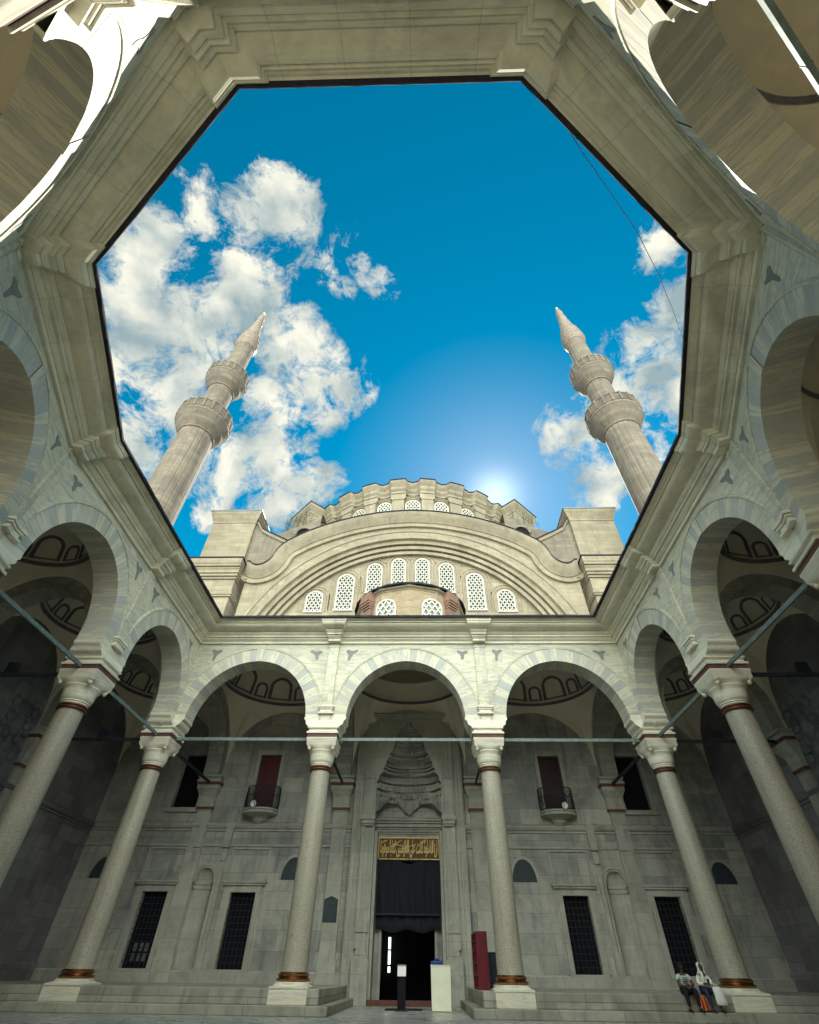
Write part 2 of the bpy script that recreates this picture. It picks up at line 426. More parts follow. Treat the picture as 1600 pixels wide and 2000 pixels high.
def tag(o, label, cat, group=None):
    o['label'] = label; o['category'] = cat
    if group: o['group'] = group
    return o
def struct(o): o['kind'] = 'structure'; return o
def setgroup(o, g): o['group'] = g
def copy_tree(o, parent=None):
    c = o.copy(); col.objects.link(c)
    if parent: c.parent = parent
    for ch in list(o.children): copy_tree(ch, c)
    return c

# ---------------------------------------------------------------- plan (metres; z = 0 at the camera's height)
FZ, SZ, PZ = -1.03, -0.78, -0.37          # courtyard floor, step, podium
BF, WC, BS = 8.2, 12.42, 7.48             # front bay, half width, side bay
YC = -2*BS; RC = WC                       # centre and radius of the half decagon
WALLY, SIDEX = 8.2, 18.98
ANG = [180, 216, 252, 288, 324, 360]
DEC = [(RC*math.cos(R(a)), YC+RC*math.sin(R(a))) for a in ANG]
DECO = [(SIDEX*math.cos(R(a)), YC+SIDEX*math.sin(R(a))) for a in ANG]
L1 = WC-BF/2
ZTOP = 13.1                               # underside of the cornice

# ---- ground
g = MB(); g.quad((-400, -400, FZ), (400, -400, FZ), (400, 400, FZ), (-400, 400, FZ))
struct(g.build('ground', 'paving'))
def ring_poly(off, x_pass):
    """left half outline of the court at distance off inside the column line, from the passage to the back"""
    pass
SY = -6.3                                  # the side podiums begin beyond a gap at floor level
def podium(sx):
    b = MB()
    # front strip from the passage to the side wall, podium and step
    for (z0, z1, o, e) in ((FZ, SZ, 1.22, 2.55), (SZ, PZ, .76, 2.95)):
        pts = [(sx*e, -o), (sx*(WC-o), -o)]
        inner = [(sx*e, WALLY), (sx*(SIDEX), WALLY)]
        # front block
        b.hexa(*[[(p[0], p[1], z) for p in ((sx*e, -o), (sx*SIDEX, -o), (sx*SIDEX, WALLY), (sx*e, WALLY))][::(1 if sx > 0 else -1)] for z in (z0, z1)])
        b.hexa(*[[(p[0], p[1], z) for p in ((sx*(WC-o), SY), (sx*(WC-o), YC), (sx*SIDEX, YC), (sx*SIDEX, SY))][::(-1 if sx > 0 else 1)] for z in (z0, z1)])
    return b
for sx in (-1, 1): struct(podium(sx).build('podium', 'podium_stone', bevel=.025))
pb = MB()
for (z0, z1, o) in ((FZ, SZ, 1.22), (SZ, PZ, .76)):
    ri = RC-o/math.cos(R(18))
    for k in range(5):
        a0, a1 = R(ANG[k]), R(ANG[k+1])
        q = [(ri*math.cos(a0), YC+ri*math.sin(a0)), (SIDEX*math.cos(a0), YC+SIDEX*math.sin(a0)), (SIDEX*math.cos(a1), YC+SIDEX*math.sin(a1)), (ri*math.cos(a1), YC+ri*math.sin(a1))]
        pb.hexa([(x, y, z0) for x, y in q], [(x, y, z1) for x, y in q])
struct(pb.build('podium', 'marble'))

# ---------------------------------------------------------------- arcade bays
def arc_pts(r, zc, n=36): return [(r*math.cos(PI*i/n), zc+r*math.sin(PI*i/n)) for i in range(n+1)]
ZS = 9.12                                  # foot of the voussoirs
def spandrel_mesh(b, L, re, zc, y, ztop, ml, mr, flip=False, zlow=ZS):
    xr = L/2+y*mr; xl = -L/2-y*ml
    pts = arc_pts(re, zc)
    def q(*p):
        p = [(x, y, z) for x, z in p]
        b.quad(*(p if not flip else p[::-1]))
    for (x1, z1), (x0, z0) in zip(pts[:-1], pts[1:]):
        q((x0, z0), (x1, z1), (x1, ztop), (x0, ztop))
    q((re, zlow), (xr, zlow), (xr, ztop), (re, ztop)); q((xl, zlow), (-re, zlow), (-re, ztop), (xl, ztop))
TREFOIL = [(-.30, .27), (-.16, .30), (-.02, .235), (.12, .27), (.27, .31), (.33, .24), (.24, .15), (.10, .05), (.045, -.08), (.03, -.22), (-.02, -.32), (-.10, -.31), (-.14, -.20), (-.135, -.06), (-.17, .05), (-.26, .12), (-.335, .19)]
CORN = [(.0, 13.075), (.0, 13.08), (.10, 13.08), (.10, 13.22), (.14, 13.22), (.24, 13.30), (.24, 13.37), (.34, 13.37), (.34, 13.47), (.38, 13.47), (.46, 13.55), (.46, 13.62), (.53, 13.62), (.66, 13.635), (.80, 13.67), (.92, 13.72), (1.0, 13.79), (1.0, 13.86), (1.09, 13.86), (1.09, 13.92), (1.16, 13.94), (1.22, 14.0), (1.30, 14.0)]
def arcade_bay(label, org, rz, L, ml, mr, jl=True, jr=True):
    """one bay between two columns. local x along the arcade, local -y is the court, z up"""
    r = L/2-1.04; zc = 12.06-r; re = r+.72
    t = thing('arcade_bay', label, 'arch bay', (org[0], org[1], 0), rz, 'marble arch bays round the courtyard')
    # spandrel wall, both faces
    b = MB(); spandrel_mesh(b, L, re, zc, -.5, ZTOP, ml, mr); spandrel_mesh(b, L, re, zc, .5, ZTOP+.6, ml, mr, True)
    b.quad((-L/2, -.45, ZTOP), (L/2, -.45, ZTOP), (L/2, .5, ZTOP), (-L/2, .5, ZTOP))
    b.build('spandrel', 'marble', t)
    # voussoirs
    b = MB(); nv = 27
    rr = random.Random(int(abs(org[0]*31+org[1]*17)*10))
    path = [(r, ZS, re, ZS)]
    nst = max(1, int(round((zc-ZS)/.42))) if zc-ZS > .15 else 1
    segs = []
    for i in range(nst):
        z0 = ZS+(zc-ZS)*i/nst; z1 = ZS+(zc-ZS)*(i+1)/nst
        segs.append(((r, z0), (re, z0), (re, z1), (r, z1)))
    for i in range(nv):
        a0, a1 = PI*i/nv, PI*(i+1)/nv; K = 2
        A = [a0+(a1-a0)*k/K for k in range(K+1)]
        segs.append(tuple([(r*math.cos(a), zc+r*math.sin(a)) for a in A[:1]]+[(re*math.cos(a), zc+re*math.sin(a)) for a in A]+[(r*math.cos(a), zc+r*math.sin(a)) for a in A[:0:-1]]))
    for i in range(nst):
        z1 = zc-(zc-ZS)*i/nst; z0 = zc-(zc-ZS)*(i+1)/nst
        segs.append(((-re, z0), (-r, z0), (-r, z1), (-re, z1)))
    for i, sg in enumerate(segs):
        tone = (.95 if i % 2 else .06)*rr.uniform(.45, 1.1)
        if rr.random() < .14: tone = rr.uniform(0, .9)
        key = i == len(segs)//2
        y0 = -.53-(.025 if key else rr.uniform(0, .006))
        n = len(sg); du = rr.uniform(0, 40); dv = rr.uniform(0, 40)
        def auv(x, z, y=0.0): return ((math.atan2(z-zc, x)*r if z > zc else (z-zc)*(1 if x > 0 else -1))+du, (math.hypot(x, max(0, z-zc)))+dv+y)
        b.add([(x, y0, z) for x, z in sg], [tuple(range(n))], tone=tone, uv=[auv(x, z) for x, z in sg])
        b.add([(x, .53, z) for x, z in sg], [tuple(reversed(range(n)))], tone=tone*.8)
        # intrados slab of this stone and its outer edge
        inn = [p for p in sg if abs(math.hypot(p[0], max(0, p[1]-zc))-r) < .01 or (p[1] <= zc and abs(abs(p[0])-r) < .01)]
        inn.sort(key=lambda p: (math.atan2(p[1]-zc, p[0]) if p[1] >= zc else (-(zc-p[1]) if p[0] > 0 else PI+(zc-p[1]))))
        for p, q in zip(inn[:-1], inn[1:]):
            b.quad((p[0], y0, p[1]), (q[0], y0, q[1]), (q[0], .53, q[1]), (p[0], .53, p[1]), tone=tone*.8, uv=[auv(*p), auv(*q), auv(*q, 1.06), auv(*p, 1.06)])
    b.build('arch', 'marble_arch', t)
    # moulding round the extrados
    b = MB(); rows = []
    prof = [(re-.005, -.50), (re-.005, -.565), (re+.05, -.575), (re+.075, -.54), (re+.10, -.555), (re+.12, -.50)]
    th = [(PI*i/48) for i in range(49)]
    for a in th: rows.append([(q*math.cos(a), y, zc+q*math.sin(a)) for q, y in prof])
    b.loft(rows); b.build('arch_moulding', 'marble', t, smooth=40)
    # half pilasters at both ends, with corbel feet
    for sx, m, j in ((-1, ml, jl), (1, mr, jr)):
        if j:
            b = MB()
            e0 = L/2-.62*m; hw = .27
            x0, x1 = sorted((sx*(e0-hw), sx*e0))
            b.box(x0, x1, -.60, -.50, 9.62, ZTOP-.03)
            b.box(*sorted((sx*(e0-hw-.03), sx*e0)), -.625, -.50, ZTOP-.28, ZTOP-.20)
            b.build('pilaster', 'marble', t)
            b = MB()
            for (za, zb, w, y) in ((9.52, 9.62, .42, -.74), (9.44, 9.52, .37, -.70), (9.30, 9.44, .31, -.66), (9.22, 9.30, .40, -.70)):
                e1 = L/2+y*m
                b.box(*sorted((sx*(e1-w), sx*e1)), y, -.50, za, zb)
            b.build('corbel', 'marble_white', t, bevel=.015)
        # springer: scrolled half block over the column
        prof = [(1.035, 9.22), (1.035, 9.12), (1.07, 9.06), (1.06, 8.98), (.99, 8.93), (.95, 8.86), (.95, 8.78), (.91, 8.70), (.84, 8.66), (.79, 8.62), (.77, 8.56)]
        rows = []
        for w, z in prof:
            xi = sx*(L/2-w)
            dy = .545 if z > 8.9 else .545+.12*(9.0-z)/.4
            rows.append([(sx*(L/2-dy*m), -dy, z), (xi, -dy, z), (xi, dy, z), (sx*(L/2+dy*m), dy, z)])
        b = MB(); b.loft(rows if sx < 0 else [q[::-1] for q in rows]); b.build('springer', 'marble_white', t, smooth=50)
    # grey stone inlays in the upper corners
    for sx in (-1, 1):
        b = MB(); cx = sx*(L/2-.62*(ml if sx < 0 else mr)-.27-.72); cz = 12.42
        k1, k2, sk = rr.uniform(.82, 1.12), rr.uniform(.82, 1.12), rr.uniform(-.22, .22)
        px = [(cx+sx*-(p[0]*k1+sk*p[1]), cz+p[1]*k2+rr.uniform(-.2, .2)*p[0]*.5) for p in TREFOIL]
        if sx < 0: px = px[::-1]
        px = [(x+rr.uniform(-.012, .012), z+rr.uniform(-.012, .012)) for x, z in px]
        b.prism(px[::-1], 'y', -.512, -.49); b.build('spandrel_inlay', 'inlay', t)
    # cornice with a break over each pilaster
    b = MB(); rows = []
    for ci, (o, z) in enumerate(CORN):
        f = o/1.30; jog = .30*(1-f**5)+.02 if ci else 0.0; h = .30+.46*f
        row = []
        for sx, m, j in ((-1, ml, jl), (1, mr, jr)):
            y = -.5-o; yj = y-(jog if j else 0)
            e = L/2
            pts = [(sx*(e+yj*m), yj), (sx*(e+yj*m-h), yj), (sx*(e+yj*m-h-.02), y), (sx*(e+yj*m-h-.06), y)]
            row += pts if sx < 0 else pts[::-1]
        rows.append([(x, y, z) for x, y in row])
    b.loft([q[::-1] for q in rows]); b.build('cornice', 'marble_cornice', t)
    # lead edge of the roof and the first strip of roofing
    b = MB(); rows = []
    for y, z in ((-1.78, 14.0), (-1.90, 13.985), (-1.915, 14.02), (-1.90, 14.12), (-1.84, 14.14), (-.5, 14.22), (.55, 14.3)):
        n = 24; row = []
        for i in range(n+1):
            x = (-L/2-y*ml)+(L+y*(ml+mr))*i/n
            row.append((x, y+(rr.uniform(-.007, .007) if y < -1.8 else 0), z+(rr.uniform(-.006, .006) if y < -1.8 else 0)))
        rows.append(row)
    b.loft([q[::-1] for q in rows]); b.build('lead_eave', 'lead', t)
    # iron tie bar between the capitals
    b = MB(); b.box(-L/2+.66, L/2-.66, -.035, .035, 8.13, 8.27)
    for i in range(1, 6): b.box(-L/2+L*i/6-.012, -L/2+L*i/6+.012, -.042, .042, 8.125, 8.275)
    b.build('tie_bar', 'patina_iron', t)
    return t
t9, t45, t18 = math.tan(R(9)), 1.0, math.tan(R(18))
arcade_bay('wide arch framing the muqarnas portal between the two middle columns', (0, 0), 0, BF, 0, 0)
arcade_bay('front arch left of the portal arch, a red-shuttered window behind it', (-(BF/2+L1/2), 0), 0, L1, t45, 0, jl=False)
arcade_bay('front arch right of the portal arch, above the seated couple', (BF/2+L1/2, 0), 0, L1, 0, t45, jr=False)
arcade_bay('narrow-looking left side arch meeting the front row at the corner column', (-WC, -BS/2), PI/2, BS, 0, t45, jr=False)
arcade_bay('big left side arch nearer the viewer, above the large left column', (-WC, -BS*1.5), PI/2, BS, t9, 0)
arcade_bay('narrow-looking right side arch meeting the front row at the corner column', (WC, -BS/2), -PI/2, BS, t45, 0, jl=False)
arcade_bay('big right side arch nearer the viewer, above the large right column', (WC, -BS*1.5), -PI/2, BS, 0, t9)
DL = ['left edge arch cut off by the frame, patches of sun on its face', 'sunlit arch in the top left corner seen from underneath', 'arch along the top edge behind the eave, sunlit and nearly edge-on', 'sunlit arch in the top right corner over a tan vault', 'right edge arch cut off by the frame, a grey veined soffit inside']
for k in range(5):
    (x0, y0), (x1, y1) = DEC[k], DEC[k+1]
    a = (ANG[k]+ANG[k+1])/2
    arcade_bay(DL[k], ((x0+x1)/2, (y0+y1)/2), R(a-90), math.hypot(x1-x0, y1-y0), t9 if k == 4 else t18, t9 if k == 0 else t18)

# ---------------------------------------------------------------- columns
def square_rows(hw, z, n=8):
    """outline of a square as points so that it can be lofted to a circle"""
    pts = []
    for i in range(8*n):
        a = 2*PI*i/(8*n); c, s = math.cos(a), math.sin(a); k = hw/max(abs(c), abs(s)); pts.append((c*k, s*k, z))
    return pts
def blend_rows(r, hw, f, z, n=8, lobes=0):
    pts = []
    for i in range(8*n):
        a = 2*PI*i/(8*n); c, s = math.cos(a), math.sin(a); k = (1-f)*r+f*hw/max(abs(c), abs(s)); pts.append((c*k, s*k, z))
    return pts
def make_column():
    t = thing('column', '', 'column', group='granite columns round the courtyard')
    b = MB(); b.box(-.72, .72, -.765, .72, SZ-.01, PZ-.02); b.build('pedestal', 'marble_white', t, bevel=.03)
    b = MB(); b.loft([blend_rows(.7, .73, 1, PZ-.02), blend_rows(.7, .73, 1, PZ+.04), blend_rows(.70, .70, .55, PZ+.07), blend_rows(.66, .68, .3, PZ+.10), blend_rows(.68, .68, 0, PZ+.13), blend_rows(.66, .66, 0, PZ+.16), blend_rows(.5, .5, 0, PZ+.165)], True)
    b.build('base', 'marble_white', t, smooth=40)
    b = MB(); b.lathe([(.58, PZ+.16), (.625, PZ+.18), (.64, PZ+.22), (.615, PZ+.25), (.56, PZ+.265), (.555, PZ+.30), (.585, PZ+.32), (.59, PZ+.36), (.55, PZ+.385), (.535, PZ+.41), (.50, PZ+.42)], 40)
    b.build('base_ring', 'brass', t, smooth=50)
    b = MB(); b.lathe([(.515, PZ+.41), (.50, PZ+.48), (.495, 1.2), (.487, 3.0), (.468, 5.0), (.447, 6.6), (.44, 6.78)], 40)
    b.build('shaft', 'granite', t, smooth=50)
    b = MB(); b.lathe([(.44, 6.74), (.50, 6.745), (.525, 6.775), (.52, 6.81), (.485, 6.83), (.47, 6.86), (.50, 6.875), (.505, 6.91), (.46, 6.925)], 40)
    b.build('necking_ring', 'old_copper', t, smooth=50)
    b = MB()
    prof = [(.46, 6.92, 0), (.485, 6.95, 0), (.475, 6.99, 0), (.51, 7.01, 0), (.505, 7.05, 0), (.545, 7.09, 0), (.575, 7.2, 0), (.585, 7.36, 0), (.60, 7.46, .05), (.645, 7.52, .10), (.66, 7.56, .15), (.645, 7.58, .2), (.66, 7.62, .45), (.70, 7.70, .8), (.72, 7.78, 1), (.72, 7.96, 1), (.745, 8.0, 1), (.745, 8.08, 1)]
    b.loft([blend_rows(r, r, f, z) for r, z, f in prof], True)
    # corner scrolls
    for sx in (-1, 1):
        for sy in (-1, 1):
            for (dx, dz, rr) in ((.585, 7.64, .085), (.63, 7.76, .085)):
                s0 = len(b.v)
                rows = []
                for i in range(9):
                    ph = -PI/2+PI*i/8
                    rows.append([(math.cos(ph)*rr*math.cos(2*PI*j/10), math.cos(ph)*rr*math.sin(2*PI*j/10), math.sin(ph)*rr*1.25) for j in range(10)])
                b.loft(rows, True)
                b.xf(lambda x, y, z: (x+sx*dx, y+sy*dx, z+dz), s0)
    b.build('capital', 'marble_white', t, smooth=45)
    b = MB(); b.box(-.735, .735, -.735, .735, 8.08, 8.245); b.build('red_band', 'red_paint', t)
    b = MB(); b.loft([blend_rows(h, h, 1, z) for h, z in ((.74, 8.245), (.79, 8.25), (.79, 8.33), (.72, 8.36), (.69, 8.44), (.72, 8.48), (.77, 8.50), (.77, 8.56), (.5, 8.57))], True)
    b.build('impost', 'marble_white', t, smooth=30)
    return t
col0 = make_column()
SPOTS = [(-BF/2, 0, 0, 'granite column just left of the portal, dark plaque on the wall beside it'),
         (BF/2, 0, 0, 'granite column just right of the portal, red cabinet at its foot'),
         (-WC, 0, 0, 'left corner column of the front row, barred window behind its base'),
         (WC, 0, 0, 'right corner column of the front row, seated couple at its foot'),
         (-WC, -BS, 90, 'large leaning granite column entering at the left edge of the frame'),
         (WC, -BS, -90, 'large leaning granite column entering at the right edge of the frame'),
         (DEC[0][0], DEC[0][1], 99, 'left column out of frame, only its springer shows at the left edge'),
         (DEC[5][0], DEC[5][1], -99, 'right column out of frame, only its impost shows at the right edge'),
         (DEC[1][0], DEC[1][1], 126, 'sunlit column head in the top left corner, coppery ring showing'),
         (DEC[4][0], DEC[4][1], -126, 'sunlit column head in the top right corner, red edge showing'),
         (DEC[2][0], DEC[2][1], 162, 'column behind the camera to its left, sunlit'),
         (DEC[3][0], DEC[3][1], -162, 'column behind the camera to its right, sunlit')]
for i, (x, y, a, lb) in enumerate(SPOTS):
    c = col0 if i == 0 else copy_tree(col0)
    c.location = (x, y, 0); c.rotation_euler = (0, 0, R(a)); c['label'] = lb

# ---------------------------------------------------------------- vaulted gallery bays
def transverse(t, p0, p1, first=.55, last=.0):
    """arch across the gallery from a column (p0) to the outer wall (p1)"""
    d = Vector((p1[0]-p0[0], p1[1]-p0[1])); Lt = d.length; d.normalize(); nn = Vector((-d.y, d.x))
    x0, x1 = 1.0, Lt-.75; r = (x1-x0)/2; xc = (x0+x1)/2; zc = 12.0-r*1.0
    zc = max(zc, 8.7); hgt = 12.0-zc; ka = hgt/r; hw = .46; re = r+.6; top = 13.4
    def W(x, y, z): q = Vector(p0)+d*x+nn*y; return (q.x-t.location.x, q.y-t.location.y, z)
    b = MB(); n = 40
    for y, fl in ((-hw, False), (hw, True)):
        pts = [(xc+r*math.cos(PI*i/n), zc+ka*r*math.sin(PI*i/n)) for i in range(n+1)]
        for (xa, za), (xb, zb) in zip(pts[1:], pts[:-1]):
            q = [W(xa, y, za), W(xb, y, zb), W(xb, y, top), W(xa, y, top)]; b.quad(*(q[::-1] if fl else q))
        for xa, xb in ((.5, x0), (x1, Lt)):
            q = [W(xa, y, 8.55), W(xb, y, 8.55), W(xb, y, top), W(xa, y, top)]; b.quad(*(q[::-1] if fl else q))
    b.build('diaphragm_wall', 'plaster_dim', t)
    b = MB(); rr = random.Random(int(abs(p0[0]*13+p1[1]*7)*9)); nv = 23
    y0 = hw+.02
    for i in range(-1, nv+1):
        if i < 0 or i >= nv:
            sx = 1 if i < 0 else -1
            sg = [(xc+sx*r, 8.55), (xc+sx*re, 8.55), (xc+sx*re, zc), (xc+sx*r, zc)]
            if sx < 0: sg = [sg[1], sg[0], sg[3], sg[2]]
        else:
            a0, a1 = PI*i/nv, PI*(i+1)/nv
            sg = [(xc+r*math.cos(a0), zc+ka*r*math.sin(a0)), (xc+re*math.cos(a0), zc+(ka*r+.6)*math.sin(a0)), (xc+re*math.cos(a1), zc+(ka*r+.6)*math.sin(a1)), (xc+r*math.cos(a1), zc+ka*r*math.sin(a1))]
        tone = (.8 if i % 2 else .05)*rr.uniform(.4, 1.0)
        b.quad(*[W(x, -y0, z) for x, z in sg], tone=tone); b.quad(*[W(x, y0, z) for x, z in sg][::-1], tone=tone)
        a, c = sg[0], sg[3]
        b.quad(W(a[0], -y0, a[1]), W(c[0], -y0, c[1]), W(c[0], y0, c[1]), W(a[0], y0, a[1]), tone=tone)
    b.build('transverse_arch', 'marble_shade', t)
    b = MB(); s0 = 0
    b.box(.6, Lt-.3, -.045, .045, 8.1, 8.24); b.xf(lambda x, y, z: W(x, y, z)); b.build('tie_bar', 'dark_iron', t)
    # pilaster on the outer wall with two red bands
    b = MB()
    def slab(h, dp, z0, z1, h2=None, dp2=None):
        h2 = h2 or h; dp2 = dp2 or dp
        b.hexa([W(Lt-dp, -h, z0), W(Lt-dp, h, z0), W(Lt, h, z0), W(Lt, -h, z0)][::-1], [W(Lt-dp2, -h2, z1), W(Lt-dp2, h2, z1), W(Lt, h2, z1), W(Lt, -h2, z1)][::-1])
    slab(.50, .20, PZ, .5); slab(.42, .14, .5, 6.78); slab(.46, .18, 6.78, 6.84); slab(.50, .22, 6.97, 7.06); slab(.50, .22, 7.06, 7.5, .50, .30); slab(.5, .30, 7.5, 7.85, .66, .55); slab(.68, .58, 7.85, 8.05); slab(.74, .66, 8.20, 8.32); slab(.68, .6, 8.32, 8.44); slab(.72, .72, 8.44, 8.56)
    pil = b.build('wall_pilaster', 'porch_trim', t)
    b = MB(); slab(.52, .24, 6.84, 6.97); b.build('red_band', 'red_paint', pil)
    b = MB(); slab(.72, .62, 8.05, 8.20); b.build('red_band', 'red_paint', pil)
def vault(label, quad, arches=(), decor=True):
    """quad: the four corners of the vault web (inside the surrounding arches), counter-clockwise"""
    cx = sum(p[0] for p in quad)/4; cy = sum(p[1] for p in quad)/4
    t = thing('vault_bay', label, 'vault', (cx, cy, 0), 0, 'domed vault bays of the gallery')
    q = [Vector((p[0]-cx, p[1]-cy)) for p in quad]
    zs, hc = 9.2, 3.35; zr = 12.95
    edges = [(q[i], q[(i+1) % 4]) for i in range(4)]
    def edge_hit(a):
        d = Vector((math.cos(a), math.sin(a))); best = None
        for A, B in edges:
            e = B-A; den = d.x*e.y-d.y*e.x
            if abs(den) < 1e-9: continue
            tt = (A.x*e.y-A.y*e.x)/den; u = (A.x*d.y-A.y*d.x)/den
            if tt > 0 and -1e-6 <= u <= 1+1e-6 and (best is None or tt < best[0]): best = (tt, u)
        return best
    rin = min(abs((A.x*(B-A).y-A.y*(B-A).x)/(B-A).length) for A, B in edges)*.985
    N_ = 96; cor = [math.atan2(p.y, p.x) % (2*PI) for p in q]
    angs = sorted([2*PI*i/N_ for i in range(N_)]+cor)
    rows = [[], [], [], [], [], [], []]
    for a in angs:
        tt, u = edge_hit(a); ze = zs+hc*math.sqrt(max(0, 1-(2*u-1)**2))
        for k in range(7):
            f = k/6; ro = rin+(tt-rin)*f
            z = zr+(ze-zr)*(f**1.35); rows[k].append((ro*math.cos(a), ro*math.sin(a), z))
    b = MB(); b.loft(rows, True); b.build('pendentive', 'plaster', t, smooth=60)
    H = rin*.78
    def dome(ro_off, a, psi): r_ = (rin-ro_off)*math.cos(psi); return (r_*math.cos(a), r_*math.sin(a), zr+.1+(H-ro_off)*math.sin(psi))
    b = MB(); b.lathe([(rin, zr-.0), (rin, zr+.1)]+[((rin)*math.cos(PI/2*k/14), zr+.1+H*math.sin(PI/2*k/14)) for k in range(1, 14)]+[(.01, zr+.1+H)], 64, cap=False); b.build('dome', 'plaster', t, smooth=60)
    b = MB(); b.lathe([(rin+.02, zr-.06), (rin-.06, zr-.06), (rin-.10, zr-.01), (rin-.06, zr+.04), (rin-.10, zr+.08), (rin+.02, zr+.11)], 72, cap=False); b.build('dome_ring', 'painted_dark', t, smooth=40)
    if decor:
        b = MB(); n = 8
        def ribbon(a0, a1, p0, ptop, wa, o=.02):
            """arch outline between angles a0..a1 on the dome"""
            am = (a0+a1)/2; hw = (a1-a0)/2; pc = ptop-hw*.95
            outer, inner = [], []
            outer.append((a1, p0)); inner.append((a1-wa, p0))
            for k in range(13):
                th = PI*k/12
                outer.append((am+hw*math.cos(th), pc+hw*.95*math.sin(th))); inner.append((am+(hw-wa)*math.cos(th), pc+(hw-wa)*.95*math.sin(th)))
            outer.append((a0, p0)); inner.append((a0+wa, p0))
            b.loft([[dome(o, *p) for p in outer], [dome(o, *p) for p in inner]])
            b.loft([[dome(o, a0, p0), dome(o, a1, p0)], [dome(o, a0, p0+.035), dome(o, a1, p0+.035)]])
        for k in range(n):
            c0 = 2*PI*k/n; s = 2*PI/n
            ribbon(c0+.03*s, c0+.62*s, .06, .58, .065); ribbon(c0+.65*s, c0+.98*s, .06, .40, .055)
        b.build('painted_arches', 'painted_dark', t)
    for p0, p1 in arches: transverse(t, p0, p1)
    return t
hw = .5
def rect(x0, x1, y0, y1): return [(x0, y0), (x1, y0), (x1, y1), (x0, y1)]
vault('vault over the portal, hidden behind the middle arch', rect(-BF/2+hw, BF/2-hw, .53, 7.71), [((-BF/2, 0), (-BF/2, WALLY)), ((BF/2, 0), (BF/2, WALLY))], decor=False)
vault('vault with painted arches seen through the left front arch', rect(-WC+hw, -BF/2-hw, .53, WALLY), [((-WC, 0), (-WC, WALLY))])
vault('vault with painted arches seen through the right front arch', rect(BF/2+hw, WC-hw, .53, WALLY), [((WC, 0), (WC, WALLY))])
vault('corner vault behind the left corner column, in deep shade', rect(-SIDEX, -WC-hw, hw, WALLY), [((-WC, 0), (-SIDEX, 0))])
vault('corner vault behind the right corner column, in deep shade', rect(WC+hw, SIDEX, hw, WALLY), [((WC, 0), (SIDEX, 0))])
vault('dark vault behind the narrow left side arch', rect(-SIDEX, -WC-.53, -BS+hw, -hw), [((-WC, -BS), (-SIDEX, -BS))])
vault('painted vault seen through the big left side arch', rect(-SIDEX, -WC-.53, -2*BS+hw, -BS-hw), [((-WC, -2*BS), (-SIDEX, -2*BS))])
vault('dark vault behind the narrow right side arch', rect(WC+.53, SIDEX, -BS+hw, -hw), [((WC, -BS), (SIDEX, -BS))])
vault('painted vault seen through the big right side arch', rect(WC+.53, SIDEX, -2*BS+hw, -BS-hw), [((WC, -2*BS), (SIDEX, -2*BS))])
VL = ['shaded tan vault inside the left edge arch', 'tan vault inside the sunlit arch of the top left corner', 'vault right above the camera, behind the top edge', 'tan vault with a dark painted ring in the top right corner', 'dim vault with a painted ring inside the right edge arch']
for k in range(5):
    a0, a1 = R(ANG[k]), R(ANG[k+1]); am = (a0+a1)/2
    ri = (RC*math.cos(R(18))+.53); ro = SIDEX*math.cos(R(18))
    q = []
    for (ap, sgn) in ((ri, -1), (ro, -1), (ro, 1), (ri, 1)):
        half = ap*math.tan(R(18))-.5/math.cos(R(18))
        q.append((ap*math.cos(am)-sgn*half*math.sin(am), YC+ap*math.sin(am)+sgn*half*math.cos(am)))
    vault(VL[k], q, [(DEC[k+1], DECO[k+1])] if k < 4 else [], decor=False)

# ---------------------------------------------------------------- outer walls of the gallery
def string_course(b, pts, prof, inward):
    """pts along a wall (x, y); prof (offset, z)"""
    for (x0, y0), (x1, y1) in zip(pts[:-1], pts[1:]):
        d = Vector((x1-x0, y1-y0)).normalized(); n = Vector((-d.y, d.x))*inward
        b.loft([[(x0+n.x*o, y0+n.y*o, z), (x1+n.x*o, y1+n.y*o, z)] for o, z in prof])
SC = [(0, 5.78), (.07, 5.80), (.07, 5.88), (.16, 5.94), (.20, 6.04), (.20, 6.10), (.12, 6.14), (.06, 6.2), (0, 6.22)]
SC2 = [(0, 5.05), (.07, 5.07), (.07, 5.15), (0, 5.18)]
def lunette(parent, c, d, n, w=1.3, zb=3.60, h=.98):
    """dark half-round window on a wall point c with run d and inward normal n"""
    b = MB(); m = 16
    pts = [(-w/2, zb)]+[(w/2*math.cos(PI-PI*k/m), zb+h*math.sin(PI*k/m)) for k in range(m+1)]
    P = lambda x, o, z: (c[0]+d[0]*x+n[0]*o, c[1]+d[1]*x+n[1]*o, z)
    b.add([P(x, .01, z) for x, z in pts[1:]], [tuple(range(len(pts)-1))]); o = b.build('lunette', 'slate', parent)
    b = MB(); rows = [[P((w/2+e)*math.cos(PI-PI*k/m), q, zb+(h+e)*math.sin(PI*k/m)) for k in range(m+1)] for e, q in ((0, .01), (0, .05), (.10, .05), (.14, .0))]
    b.loft(rows); b.build('lunette_frame', 'porch_trim', o)
